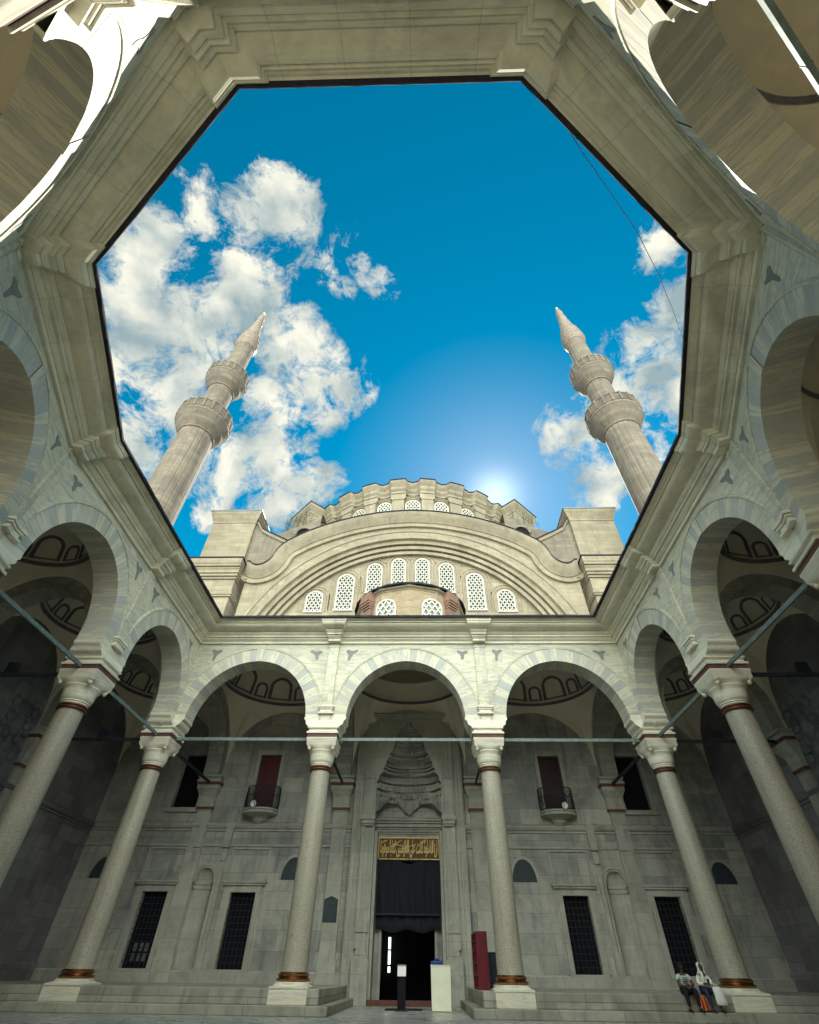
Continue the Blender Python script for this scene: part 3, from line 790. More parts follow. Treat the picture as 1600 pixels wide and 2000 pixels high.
for sx, lb in ((-1, 'long shaded gallery wall on the left with a carved relief and a string course'), (1, 'long shaded gallery wall on the right with a carved relief and a string course')):
    t = thing('gallery_wall', lb, 'wall', (0, 0, 0), 0, 'outer walls of the gallery')
    b = MB(); x = sx*SIDEX
    pts = [(x, WALLY), (x, YC)]
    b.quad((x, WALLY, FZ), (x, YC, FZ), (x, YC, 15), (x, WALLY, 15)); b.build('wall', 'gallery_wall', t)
    b = MB(); string_course(b, pts, SC, -1 if sx > 0 else 1)
    string_course(b, pts, [(0, PZ), (.12, PZ), (.12, .2), (.06, .28), (0, .3)], -1 if sx > 0 else 1)
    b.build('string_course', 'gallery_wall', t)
    # carved cartouche relief high on the wall
    b = MB(); rc = random.Random(11)
    for (u, z, a_, c_) in [(0, 8.9, .5, .35), (0, 8.2, .42, .42), (0, 7.4, .3, .35), (0, 9.5, .22, .3), (0, 6.9, .16, .24)]+[(sg*(.35+.5*abs(math.sin(k*1.1))), 6.8+.32*k, .20+.05*(k % 3), .15+.06*(k % 2)) for k in range(9) for sg in (-1, 1)]:
        s0 = len(b.v); b.lathe([(0, -1), (.5, -.86), (.86, -.5), (1, 0), (.86, .5), (.5, .86), (0, 1)], 12)
        b.xf(lambda X, Y, Z: (x-sx*(.02+.16*Y*(a_ if False else .9)), -1.75+u+a_*X, z+c_*Z), s0)
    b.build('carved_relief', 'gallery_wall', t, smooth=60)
t = thing('gallery_wall', 'curved outer wall of the gallery behind the camera, seen only above the arches', 'wall', (0, 0, 0), 0, 'outer walls of the gallery')
b = MB()
for k in range(5):
    (x0, y0), (x1, y1) = DECO[k], DECO[k+1]
    b.quad((x0, y0, FZ), (x1, y1, FZ), (x1, y1, 16), (x0, y0, 16))
b.build('wall', 'plaster', t)

# ---------------------------------------------------------------- mosque
mosque = thing('mosque', 'domed stone mosque filling the front of the courtyard, great arched gable above its porch wall', 'mosque')
# porch wall with real openings for the door
b = MB()
yw = WALLY
def wq(x0, x1, z0, z1, y=yw): b.quad((x0, y, z0), (x1, y, z0), (x1, y, z1), (x0, y, z1))
RV = .32
HOLES = []
for sg in (-1, 1):
    for (a_, c_, z0_, z1_) in ((8.36, 9.74, .11, 3.06), (13.24, 14.64, .11, 3.06), (13.05, 14.6, 6.98, 9.87)): HOLES.append((*sorted((sg*a_, sg*c_)), z0_, z1_))
    HOLES.append((sg*11.42-.60, sg*11.42+.60, -.1, 4.16))
    cc = -8.98 if sg < 0 else 8.92; HOLES.append((cc-.67, cc+.67, 6.95, 9.87))
for (X0, X1) in ((-SIDEX-2.5, -3.25), (3.25, SIDEX+2.5)):
    b = MB(); hs = [h for h in HOLES if X0 < h[0] < X1]
    xs_ = sorted({X0, X1, *[h[0] for h in hs], *[h[1] for h in hs]}); zs_ = sorted({FZ, 15.5, *[h[2] for h in hs], *[h[3] for h in hs]})
    for xa, xb in zip(xs_[:-1], xs_[1:]):
        za = None
        for z0_, z1_ in zip(zs_[:-1], zs_[1:]):
            inside = any(h[0]-1e-6 <= xa and xb <= h[1]+1e-6 and h[2]-1e-6 <= z0_ and z1_ <= h[3]+1e-6 for h in hs)
            if not inside: wq(xa, xb, z0_, z1_)
    for (xa, xb, za, zb) in hs:
        b.quad((xa, yw, za), (xa, yw+RV, za), (xa, yw+RV, zb), (xa, yw, zb)); b.quad((xb, yw+RV, za), (xb, yw, za), (xb, yw, zb), (xb, yw+RV, zb))
        b.quad((xa, yw, za), (xb, yw, za), (xb, yw+RV, za), (xa, yw+RV, za)); b.quad((xa, yw+RV, zb), (xb, yw+RV, zb), (xb, yw, zb), (xa, yw, zb))
        if zb > 4 and zb < 4.5: b.quad((xa, yw+RV, za), (xb, yw+RV, za), (xb, yw+RV, zb), (xa, yw+RV, zb))
    b.build('porch_wall', 'porch_wall', mosque)

# string courses, skirting and the shallow panel lines
b = MB()
for sx in (-1, 1):
    pts = [(sx*3.3, yw), (sx*SIDEX, yw)]
    for pr in (SC, SC2, [(0, PZ), (.14, PZ), (.14, .0), (.05, .06), (0, .07)]): string_course(b, pts, pr, -1 if sx > 0 else 1)
b.build('string_course', 'porch_trim', mosque)
def framed_window(x0, x1, z0, z1, sx):
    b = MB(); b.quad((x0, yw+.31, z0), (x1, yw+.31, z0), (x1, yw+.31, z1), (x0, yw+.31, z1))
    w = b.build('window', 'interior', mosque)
    b = MB(); f = .26
    b.box(x0-f, x0, yw-.09, yw, z0-.02, z1); b.box(x1, x1+f, yw-.09, yw, z0-.02, z1); b.box(x0-f, x1+f, yw-.09, yw, z1, z1+f); b.box(x0-f, x1+f, yw-.11, yw, z0-.28, z0)
    b.box(x0-f-.16, x0-f, yw-.05, yw, z0-.02, z1+f); b.box(x1+f, x1+f+.16, yw-.05, yw, z0-.02, z1+f)
    b.box(x0-f-.2, x1+f+.2, yw-.17, yw, z1+f+.02, z1+f+.12); b.box(x0-f-.26, x1+f+.26, yw-.23, yw, z1+f+.12, z1+f+.2)
    b.build('window_frame', 'porch_trim', w, bevel=.012)
    b = MB()
    for k in range(1, 6): b.tube([(x0+(x1-x0)*k/6, yw+.10, z0), (x0+(x1-x0)*k/6, yw+.10, z1)], .015, 6)
    for k in range(1, 12): b.tube([(x0, yw+.10, z0+(z1-z0)*k/12), (x1, yw+.10, z0+(z1-z0)*k/12)], .015, 6)
    for k in range(1, 6):
        for q in range(1, 12): b.lathe([(0, -.03), (.026, 0), (0, .03)], 6, (x0+(x1-x0)*k/6, yw+.10)) if False else b.box(x0+(x1-x0)*k/6-.024, x0+(x1-x0)*k/6+.024, yw+.076, yw+.124, z0+(z1-z0)*q/12-.024, z0+(z1-z0)*q/12+.024)
    b.build('grille', 'dark_iron', w)
    # raised panel above the window
    b = MB()
    for (xa, xb, za, zb) in ((x0-.42, x1+.42, z1+1.88, z1+1.97), (x0-.42, x0-.34, z1+.55, z1+1.88), (x1+.34, x1+.42, z1+.55, z1+1.88)): b.box(xa, xb, yw-.07, yw, za, zb)
    b.build('wall_panel_moulding', 'porch_trim', mosque)
    return w
WX = ((8.36, 9.74), (13.24, 14.64))
wins = []
for sx in (-1, 1):
    for (a, c) in WX:
        x0, x1 = sorted((sx*a, sx*c)); wins.append(framed_window(x0, x1, .11, 3.06, sx))
    lunette(mosque, (sx*6.45, yw), (1, 0), (0, -1), 1.35, 3.60, 1.0)
    lunette(mosque, (sx*17.35, yw), (1, 0), (0, -1), 1.35, 3.60, .95)
# lit inner windows seen through the far left grille
b = MB()
for k in range(3):
    for j in range(2): b.box(-14.35+k*.30, -14.17+k*.30, yw+.29, yw+.30, .35+j*.38, .66+j*.38)
b.build('inner_light', 'grey_glass', wins[1])
# shell niche between the windows, flanked by pilaster strips
for sx in (-1, 1):
    cx = sx*11.42
    b = MB(); n = 16
    def nrow(w, z, dp): return [(cx+w*math.cos(PI-PI*k/n), yw-.005+dp*math.sin(PI*k/n), z) for k in range(n+1)]
    b.loft([nrow(.56, -.1, .31), nrow(.56, 3.16, .31), nrow(.50, 3.18, .27), nrow(.50, 3.24, .27), nrow(.54, 3.26, .30), nrow(.54, 3.36, .30), nrow(.49, 3.38, .26), nrow(.49, 3.46, .26), nrow(.53, 3.48, .29)])
    b.loft([nrow(.53*math.cos(PI/2*j_/10)**.75 if j_ < 10 else .001, 3.48+.62*math.sin(PI/2*j_/10), .29*math.cos(PI/2*j_/10)**.75 if j_ < 10 else .001) for j_ in range(11)])
    b.build('niche', 'porch_trim', mosque, smooth=40)
    b = MB()
    edge = [(-.56, -.1), (-.56, 3.5)]+[(-.53*math.cos(PI/2*j_/10)**.75 if j_ < 10 else -.001, 3.48+.62*math.sin(PI/2*j_/10)) for j_ in range(11)]
    for (xa, za), (xb, zb) in zip(edge[:-1], edge[1:]):
        for sg in (-1, 1):
            q = [(cx+sg*-.61, yw-.006, za), (cx+sg*-xa*-1, yw-.006, za), (cx+sg*-xb*-1, yw-.006, zb), (cx+sg*-.61, yw-.006, zb)]
            if abs(zb-za) > 1e-6: b.quad(*(q if sg > 0 else q[::-1]))
    b.box(cx-.61, cx+.61, yw-.006, yw+.02, 4.1, 4.17)
    ar = [(-.62, -.1), (-.62, 3.5)]+[(-.60*math.cos(PI/2*j_/10)**.75 if j_ < 10 else 0, 3.5+.70*math.sin(PI/2*j_/10)) for j_ in range(11)]
    ar = ar+[(-x_, z_) for x_, z_ in ar[::-1][1:]]
    b.loft([[(cx+x_*k_, y_, z_+dz_) for x_, z_ in ar] for k_, dz_, y_ in ((1.0, 0, yw-.006), (1.0, 0, yw-.05), (1.12, .07, yw-.05), (1.16, .09, yw))])
    b.build('niche_surround', 'porch_trim', mosque)
    b = MB()
    for xa in (cx-.95, cx+.75):
        b.box(xa, xa+.20, yw-.08, yw, -.2, 5.05); b.box(xa-.06, xa+.26, yw-.15, yw, 4.4, 4.95); b.box(xa-.12, xa+.32, yw-.22, yw, 5.0, 6.2); b.box(xa-.06, xa+.26, yw-.12, yw, PZ, .9)
    b.build('pilaster_strip', 'porch_trim', mosque, bevel=.015)
# upper windows: red shutters with little iron balconies, and bare dark ones in the corner bays
def balcony(cx, wood='red_wood'):
    z0, z1 = 6.95, 9.87
    b = MB(); b.quad((cx-.67, yw+.2, z0), (cx+.67, yw+.2, z0), (cx+.67, yw+.2, z1), (cx-.67, yw+.2, z1))
    for k in range(8): b.box(cx-.66+k*.166, cx-.51+k*.166, yw+.18, yw+.2, z0, z1)
    b.box(cx-.02, cx+.02, yw+.16, yw+.2, z0, z1)
    sh = b.build('shutter', wood, mosque)
    b = MB(); f = .22
    b.box(cx-.67-f, cx-.67, yw-.09, yw, z0-.1, z1); b.box(cx+.67, cx+.67+f, yw-.09, yw, z0-.1, z1); b.box(cx-.67-f, cx+.67+f, yw-.09, yw, z1, z1+f)
    b.box(cx-1.0, cx+1.0, yw-.05, yw, z1+f, z1+f+.05)
    b.build('shutter_frame', 'porch_trim', sh)
    ba = MB()
    out = [(-1.05, 0), (-1.05, -.25), (-.9, -.62), (-.45, -.86), (0, -.92), (.45, -.86), (.9, -.62), (1.05, -.25), (1.05, 0)]
    for (k0, z0_, z1_) in ((1.0, 6.76, 6.84), (.94, 6.68, 6.76), (1.0, 6.6, 6.68)): ba.hexa([(cx+x*k0, yw+y*k0, z0_) for x, y in out][::1], [(cx+x*k0, yw+y*k0, z1_) for x, y in out][::1])
    for k in range(7): ba.hexa([(cx+x*f0, yw+y*f0, za) for x, y in out], [(cx+x*f1, yw+y*f1, zb) for x, y in out]) if False else None
    lev = [(.90, 6.6), (.66, 6.53), (.46, 6.47), (.40, 6.38), (.40, 6.30), (.30, 6.2), (.18, 6.08), (.03, 5.92)]
    for (f0, za), (f1, zb) in zip(lev[1:], lev[:-1]): ba.hexa([(cx+x*f0, yw+y*f0, za) for x, y in out], [(cx+x*f1, yw+y*f1, zb) for x, y in out])
    bal = ba.build('balcony', 'porch_trim', mosque)
    r = MB()
    oo = [(x*.95, y*.95) for x, y in out]
    def along(u):
        segs = [math.dist(oo[i], oo[i+1]) for i in range(len(oo)-1)]; T = sum(segs)*u
        for i, s in enumerate(segs):
            if T <= s or i == len(segs)-1:
                f = T/s; return (oo[i][0]+(oo[i+1][0]-oo[i][0])*f, oo[i][1]+(oo[i+1][1]-oo[i][1])*f)
            T -= s
    for k in range(27):
        x, y = along(k/26); bulge = 1+.06*math.sin(k*.0)
        r.tube([(cx+x, yw+y-.02, 6.84), (cx+x*1.03, yw+y*1.04-.02, 7.3), (cx+x, yw+y-.02, 7.98)], .021, 5)
    for z in (6.88, 7.5, 7.97): r.tube([(cx+along(k/24)[0], yw+along(k/24)[1]-.02, z) for k in range(25)], .022, 6)
    r.build('railing', 'dark_iron', bal)
balcony(-8.98); balcony(8.92, 'red_wood_dark')
for sx in (-1, 1):
    x0, x1 = sorted((sx*13.05, sx*14.6)); b = MB(); b.quad((x0, yw+.31, 6.98), (x1, yw+.31, 6.98), (x1, yw+.31, 9.87), (x0, yw+.31, 9.87))
    w = b.build('window', 'interior', mosque)
    b = MB(); f = .22; b.box(x0-f, x0, yw-.09, yw, 6.9, 9.87); b.box(x1, x1+f, yw-.09, yw, 6.9, 9.87); b.box(x0-f, x1+f, yw-.09, yw, 9.87, 10.1); b.box(x0-f-.1, x1+f+.1, yw-.14, yw, 6.72, 6.9)
    b.build('window_frame', 'porch_trim', w)
# ---- portal
portal = bpy.data.objects.new('portal', None); col.objects.link(portal); portal.parent = mosque
PY = 7.72
def muq_w(z):
    T = [(7.05, 1.98), (7.9, 1.97), (8.36, 1.95), (8.36, 1.88), (8.62, 1.84), (8.80, 1.62), (9.05, 1.60), (9.22, 1.46), (9.45, 1.44), (9.62, 1.28), (9.86, 1.22), (10.05, 1.06), (10.4, .92), (10.65, .88), (10.85, .84), (11.0, .72), (11.15, .62), (11.3, .56), (11.45, .28), (11.55, .17), (11.75, .15), (11.85, .0)]
    for (z0, w0), (z1, w1) in zip(T[:-1], T[1:]):
        if z0 <= z <= z1: return w0+(w1-w0)*(z-z0)/max(1e-6, z1-z0)
    return 1.98 if z < 7.05 else 0
zz = [FZ, 5.0, 6.4, 7.05]+[7.05+.06*i for i in range(1, 81)]
b = MB()
for z0, z1 in zip(zz[:-1], zz[1:]):
    for sx in (-1, 1):
        a0, a1 = muq_w(z0), muq_w(z1)
        q = [(sx*a0, PY, z0), (sx*2.62, PY, z0), (sx*2.62, PY, z1), (sx*a1, PY, z1)]
        b.quad(*(q if sx > 0 else q[::-1]))
b.quad((-2.62, PY, zz[-1]), (2.62, PY, zz[-1]), (2.62, PY, 12.7), (-2.62, PY, 12.7))
for sx in (-1, 1): b.box(*sorted((sx*2.62, sx*3.3)), PY+.12, yw+.02, FZ, 12.7)
b.build('portal_screen', 'porch_trim', portal)
b = MB()
for sx in (-1, 1):
    for (xa, xb, ya) in ((2.50, 2.72, PY-.10), (2.08, 2.2, PY-.05), (3.05, 3.2, PY+.04), (2.9, 2.98, PY+.07)): b.box(*sorted((sx*xa, sx*xb)), ya, PY+.14, .9 if xa < 2.6 else PZ, 11.9 if xa < 3 else 12.6)
    b.box(*sorted((sx*2.3, sx*2.42)), PY-.03, PY, .9, 11.9)
    # capital blocks either side of the door head and the strip above
    for (za, zb, h, dp) in ((6.0, 6.1, .30, .20), (6.1, 6.28, .36, .28), (6.28, 6.5, .42, .34), (6.5, 6.6, .34, .26), (6.6, 6.9, .22, .16), (6.9, 8.4, .26, .14), (8.4, 8.48, .3, .18)):
        b.box(*sorted((sx*(2.36-h), sx*(2.36+h))), PY-dp, PY, za, zb)
    # carved foot
    for (za, zb, h, dp) in ((FZ, .55, .42, .22), (.55, .66, .36, .18), (.66, .82, .28, .2), (.82, 1.5, .24, .12), (1.5, 1.62, .30, .17), (1.62, 1.9, .26, .13)): b.box(*sorted((sx*(2.36-h), sx*(2.36+h))), PY-dp, PY, za, zb)
for (z, dp, h) in ((11.92, .10, .10), (12.02, .2, .12), (12.14, .3, .12)): b.box(-2.95, 2.95, PY-dp, PY, z, z+h)
b.build('portal_moulding', 'porch_trim', portal, bevel=.012)
# muqarnas hood: scalloped half-round tiers stepping up to a point
b = MB()
TI = [(7.32, 7.62, 1.98, 30), (7.62, 7.95, 1.97, 38), (7.95, 8.34, 1.95, 40), (8.40, 8.78, 1.84, 0), (8.80, 9.02, 1.62, 48), (9.05, 9.22, 1.60, 40), (9.24, 9.44, 1.46, 0), (9.46, 9.62, 1.44, 44), (9.64, 9.86, 1.28, 36), (9.9, 10.4, 1.06, 28), (10.42, 10.64, .92, 0), (10.66, 10.84, .88, 24), (10.86, 11.28, .70, 20), (11.3, 11.45, .40, 12), (11.45, 11.8, .16, 8)]
prev = None
for ti, (z0, z1, w, sc) in enumerate(TI):
    n = 420; w2 = TI[ti+1][2] if ti+1 < len(TI) else .02
    def row(wd, z, ph, amp):
        out = []
        for i in range(n+1):
            a = PI*i/n; s = 1-amp*(abs(math.sin(a*sc/2+ph)) if sc else 0)
            out.append((wd*s*math.cos(a), PY+.03+1.25*(wd/1.98)**.8*s*math.sin(a), z))
        return out
    am = .13
    rows = [row(w*.99, z0, 0, 0), row(w, z0+(z1-z0)*.03, 0, am), row(w, z0+(z1-z0)*.5, 0, am), row(w*.985, z0+(z1-z0)*.68, 0, am*.2), row(w*1.03, z0+(z1-z0)*.74, 0, 0), row(w*1.03, z1-.03, 0, 0), row(w2*1.01, z1+.02, 0, 0)]
    if ti <= 1:
        # the lowest tiers hang down as pendants: middle pendant and corner clusters
        for rw, kk in ((rows[0], 1.0),):
            for i, p in enumerate(rw):
                u = p[0]/1.98
                drop = .60*max(0, 1-abs(u)/.36) if ti == 0 else 0
                lift = .22*max(0, 1-abs(abs(u)-.52)/.2) if ti == 0 else 0
                cor = .62*max(0, (abs(u)-.72)/.28) if ti == 0 else 0
                rw[i] = (p[0], p[1]-.30*drop, p[2]-drop+lift-cor+.05*(i//14 % 2)*(1 if drop > .03 else 0))
    b.loft(rows)
b.build('muqarnas_hood', 'porch_wall', portal, smooth=25)
b = MB()
for k in range(60):
    a = PI*(k+.5)/60; r0 = 1.86
    x = r0*math.cos(a); y = PY+.03+1.2*math.sin(a); z = 7.45+.1*(k % 2)
    u = x/1.98
    z += -.35*max(0, 1-abs(u)/.3)+.35*max(0, 1-abs(abs(u)-.55)/.25)
    b.lathe([(.0, z-.17), (.045, z-.1), (.06, z), (.05, z+.1), (.02, z+.25)], 6, (x, y))
b.build('muqarnas_pendants', 'porch_trim', portal, smooth=50)
b = MB()
for k in range(46):
    a = PI*(k+.5)/46; r0 = 1.80
    b.lathe([(.0, 8.0), (.04, 8.06), (.05, 8.14), (.02, 8.3)], 6, (r0*math.cos(a), PY+.03+1.14*math.sin(a)))
    if k % 2 == 0: b.lathe([(.0, 9.5), (.03, 9.54), (.035, 9.6), (.01, 9.7)], 6, (1.22*math.cos(a), PY+.03+.8*math.sin(a)))
b.build('muqarnas_pendants', 'porch_trim', portal, smooth=50)
# recess behind the screen: cheeks, head mouldings, back wall round the door
DY = 9.15
b = MB()
for sx in (-1, 1):
    q = [(sx*1.98, PY, FZ), (sx*1.98, DY, FZ), (sx*1.98, DY, 7.6), (sx*1.98, PY, 7.6)]; b.quad(*(q if sx < 0 else q[::-1]))
    b.box(*sorted((sx*1.42, sx*1.98)), DY-.02, DY+.3, FZ, 4.6)
b.box(-1.98, 1.98, DY, DY+.3, 4.6, 8.1)
b.build('door_surround', 'porch_wall', portal)
b = MB()
for (z, h, dp) in ((5.86, .08, .06), (5.96, .1, .12), (6.08, .07, .17), (6.18, .16, .26), (6.36, .09, .36), (6.47, .12, .44), (6.62, .06, .38)): b.box(-1.97, 1.97, DY-dp, DY, z, z+h)
for sx in (-1, 1):
    b.box(*sorted((sx*1.80, sx*1.97)), PY+.25, DY, FZ, 5.84)
    b.box(*sorted((sx*1.42, sx*1.55)), DY-.10, DY-.02, FZ, 4.58)
b.box(-1.97, 1.97, PY+.1, DY+.8, FZ, FZ+.14)
b.build('door_lintel', 'porch_trim', portal, bevel=.01)
b = MB(); b.box(-1.97, 1.97, PY+.02, PY+.10, FZ, FZ+.2); b.build('threshold', 'red_paint', portal)
# dim interior
b = MB()
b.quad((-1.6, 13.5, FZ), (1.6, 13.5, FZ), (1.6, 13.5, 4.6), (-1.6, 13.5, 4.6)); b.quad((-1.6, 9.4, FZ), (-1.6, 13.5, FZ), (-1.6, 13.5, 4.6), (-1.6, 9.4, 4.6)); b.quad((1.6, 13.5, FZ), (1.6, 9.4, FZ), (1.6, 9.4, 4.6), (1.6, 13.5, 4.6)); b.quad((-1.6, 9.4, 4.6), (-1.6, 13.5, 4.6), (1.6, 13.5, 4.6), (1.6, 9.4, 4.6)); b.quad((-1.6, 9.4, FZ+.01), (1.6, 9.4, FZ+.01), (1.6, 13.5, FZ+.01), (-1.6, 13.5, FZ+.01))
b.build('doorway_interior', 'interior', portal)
m, nt, bb = nodes('lit_window'); bb.inputs['Emission Color'].default_value = (.9, 1, .85, 1); bb.inputs['Emission Strength'].default_value = .6
b = MB()
for z0, z1 in ((1.05, 1.55), (.42, .98), (.1, .34)): b.box(-1.24, -1.10, 12.9, 12.92, z0, z1)
b.build('inner_window', 'lit_window', portal)
b = MB(); b.box(-3.35, 3.35, 9.5, 9.7, 4.6, 16); b.box(-3.35, 3.35, 7.95, 9.6, 15.5, 15.7)
for sx in (-1, 1): b.box(*sorted((sx*3.3, sx*3.5)), 8.3, 9.6, FZ, 15.6)
b.build('portal_backing', 'porch_wall', portal)
# ---- calligraphy panel
b = MB(); b.box(-1.80, 1.80, DY-.06, DY, 4.66, 5.70); pan = b.build('inscription_panel', 'panel_brown', portal)
b = MB()
for (x0, x1, z0, z1) in ((-1.80, 1.80, 5.66, 5.70), (-1.80, 1.80, 4.66, 4.70), (-1.80, -1.76, 4.7, 5.66), (1.76, 1.80, 4.7, 5.66)): b.box(x0, x1, DY-.085, DY-.061, z0, z1)
b.build('gilt_border', 'gold', pan)
T = {'ا': ('FE8D', 'FE8E'), 'ن': ('FEE5', 'FEE6', 'FEE7', 'FEE8'), 'ل': ('FEDD', 'FEDE', 'FEDF', 'FEE0'), 'ص': ('FEB9', 'FEBA', 'FEBB', 'FEBC'), 'و': ('FEED', 'FEEE'), 'ة': ('FE93', 'FE94'), 'ك': ('FED9', 'FEDA', 'FEDB', 'FEDC'), 'ت': ('FE95', 'FE96', 'FE97', 'FE98'), 'ع': ('FEC9', 'FECA', 'FECB', 'FECC'), 'ى': ('FEEF', 'FEF0'), 'م': ('FEE1', 'FEE2', 'FEE3', 'FEE4'), 'ؤ': ('FE85', 'FE86'), 'ي': ('FEF1', 'FEF2', 'FEF3', 'FEF4'), 'ب': ('FE8F', 'FE90', 'FE91', 'FE92'), 'ق': ('FED5', 'FED6', 'FED7', 'FED8')}
def shape(w):
    out = []
    for i, c in enumerate(w):
        pv = i > 0 and len(T[w[i-1]]) == 4; nx = i < len(w)-1 and len(T[c]) == 4
        out.append(chr(int(T[c][3 if pv and nx else 1 if pv else 2 if nx else 0], 16)))
    return ''.join(reversed(out))
txt = ' '.join(shape(w) for w in reversed('ان الصلوة كانت على المؤمنين كتابا موقوتا'.split()))
cu = bpy.data.curves.new('lettering', 'FONT'); cu.body = txt; cu.size = 1; cu.align_x = 'CENTER'; cu.extrude = .02; cu.offset = .012
tmp = bpy.data.objects.new('lettering', cu); col.objects.link(tmp); bpy.context.view_layer.update()
wdt = tmp.dimensions.x; me = bpy.data.meshes.new_from_object(tmp); bpy.data.objects.remove(tmp)
xs = [v.co.x for v in me.vertices]; ys = [v.co.y for v in me.vertices]
kx = 3.36/(max(xs)-min(xs)); kz = .82/(max(ys)-min(ys)); mx = (max(xs)+min(xs))/2
for v in me.vertices: x, y, z = v.co; v.co = ((x-mx)*kx, DY-.07-z*.3, 4.76+(y-min(ys))*kz)
me.materials.clear(); me.materials.append(MATS['gold'])
lo = bpy.data.objects.new('lettering', me); col.objects.link(lo); lo.parent = pan
b = MB()
def stroke(pts, w=.03):
    pts = [(x*3.4-1.7, z*.92+4.72) for x, z in pts]
    b.tube([(x, DY-.075, z) for x, z in pts], [w*(.5+.9*math.sin(PI*(i+.5)/len(pts))) for i in range(len(pts))], 6)
stroke([(.20, .50), (.24, .62), (.30, .78), (.37, .93), (.38, .86)], .022); stroke([(.26, .68), (.38, .63), (.5, .61), (.60, .66), (.62, .74)], .02)
stroke([(.66, .60), (.70, .74), (.76, .9), (.81, .95)], .022); stroke([(.03, .82), (.08, .88), (.13, .93)], .022)
for x in (.44, .47, .50, .87, .91, .94, .175): stroke([(x, .30), (x, .6), (x-.004, .95)], .017)
b.build('lettering_stroke', 'gold', pan)

# ---- upper facade: great arch
AC = 14.35
FYW = 8.3
OUT = [(0, 31.75), (2.6, 31.55), (5.2, 31.0), (7.0, 30.42), (8.28, 29.9), (9.9, 29.1), (11.0, 28.38), (11.7, 27.85), (12.15, 27.3), (12.42, 26.7), (12.6, 26.1), (12.9, 25.65), (13.3, 25.35), (13.8, 25.22), (14.2, 25.35), (14.5, 25.6), (14.75, 25.62)]
def cat(pts, n=5):
    res = []
    for i in range(len(pts)-1):
        p0, p1, p2, p3 = [Vector(pts[max(0, min(len(pts)-1, j))]) for j in (i-1, i, i+1, i+2)]
        for k in range(n):
            t_ = k/n; res.append(.5*((2*p1)+(p2-p0)*t_+(2*p0-5*p1+4*p2-p3)*t_*t_+(3*p1-p0-3*p2+p3)*t_**3))
    res.append(Vector(pts[-1])); return [(p[0], p[1]) for p in res]
half = cat([(x*.978, z*.976) for x, z in OUT])
outl = [(-x, z) for x, z in half[::-1]][:-1]+half
def arcz(R_, x): return AC+math.sqrt(max(0, R_*R_-x*x)) if abs(x) < R_ else 13.0
b = MB()
for (x0, z0), (x1, z1) in zip(outl[:-1], outl[1:]):
    b.quad((x0, FYW, max(13.0, arcz(13.9, x0))), (x1, FYW, max(13.0, arcz(13.9, x1))), (x1, FYW, z1-.2), (x0, FYW, z0-.2))
b.build('gable_wall', 'limestone', mosque)
def ring(b, prof, n=96, a0=R(4), a1=R(176)):
    b.loft([[(r_*math.cos(a0+(a1-a0)*i/n), y, AC+r_*math.sin(a0+(a1-a0)*i/n)) for i in range(n+1)] for r_, y in prof])
b = MB()
ring(b, [(12.5, 9.2), (12.5, 8.84), (12.8, 8.82), (12.8, 8.98), (12.92, 8.98), (12.92, 8.64), (13.25, 8.62), (13.25, 8.80), (13.37, 8.80), (13.37, 8.42), (13.7, 8.40), (13.78, 8.12), (14.08, 8.10), (14.08, 8.31)])
ring(b, [(14.62, 8.31), (14.66, 8.22), (14.82, 8.20), (14.88, 8.26), (14.95, 8.31)])
b.build('archivolt', 'limestone_plain', mosque, smooth=30)
b = MB()
n = 60
for i in range(n):
    xa, xb = -12.5+25*i/n, -12.5+25*(i+1)/n
    b.quad((xa, 9.2, 13.0), (xb, 9.2, 13.0), (xb, 9.2, arcz(12.52, xb)), (xa, 9.2, arcz(12.52, xa)))
b.build('tympanum', 'limestone', mosque)
# cornice following the reverse curve
def offs(path, dist):
    res = []
    for i, p in enumerate(path):
        a = Vector(path[max(0, i-1)]); c = Vector(path[min(len(path)-1, i+1)]); t_ = (c-a).normalized(); nrm = Vector((t_.y, -t_.x)); q = Vector(p)+nrm*dist; res.append((q.x, q.y))
    return res
b = MB(); pr = [(0, 7.45), (.12, 7.48), (.45, 7.62), (.80, 7.95), (.95, 8.02), (1.0, 8.12), (1.3, 8.14), (1.36, 8.06), (1.42, 8.06), (1.46, 8.31)]
b.loft([[(x, y, z) for x, z in offs(outl, d_)] for d_, y in pr]); b.build('gable_cornice', 'limestone_plain', mosque, smooth=30)
b = MB(); b.loft([[(x, y, z+dz) for x, z in outl] for dz, y in ((-.01, 7.47), (.01, 7.38), (.11, 7.38), (.13, 7.5), (.14, 10.5))]); b.build('gable_coping', 'lead', mosque)
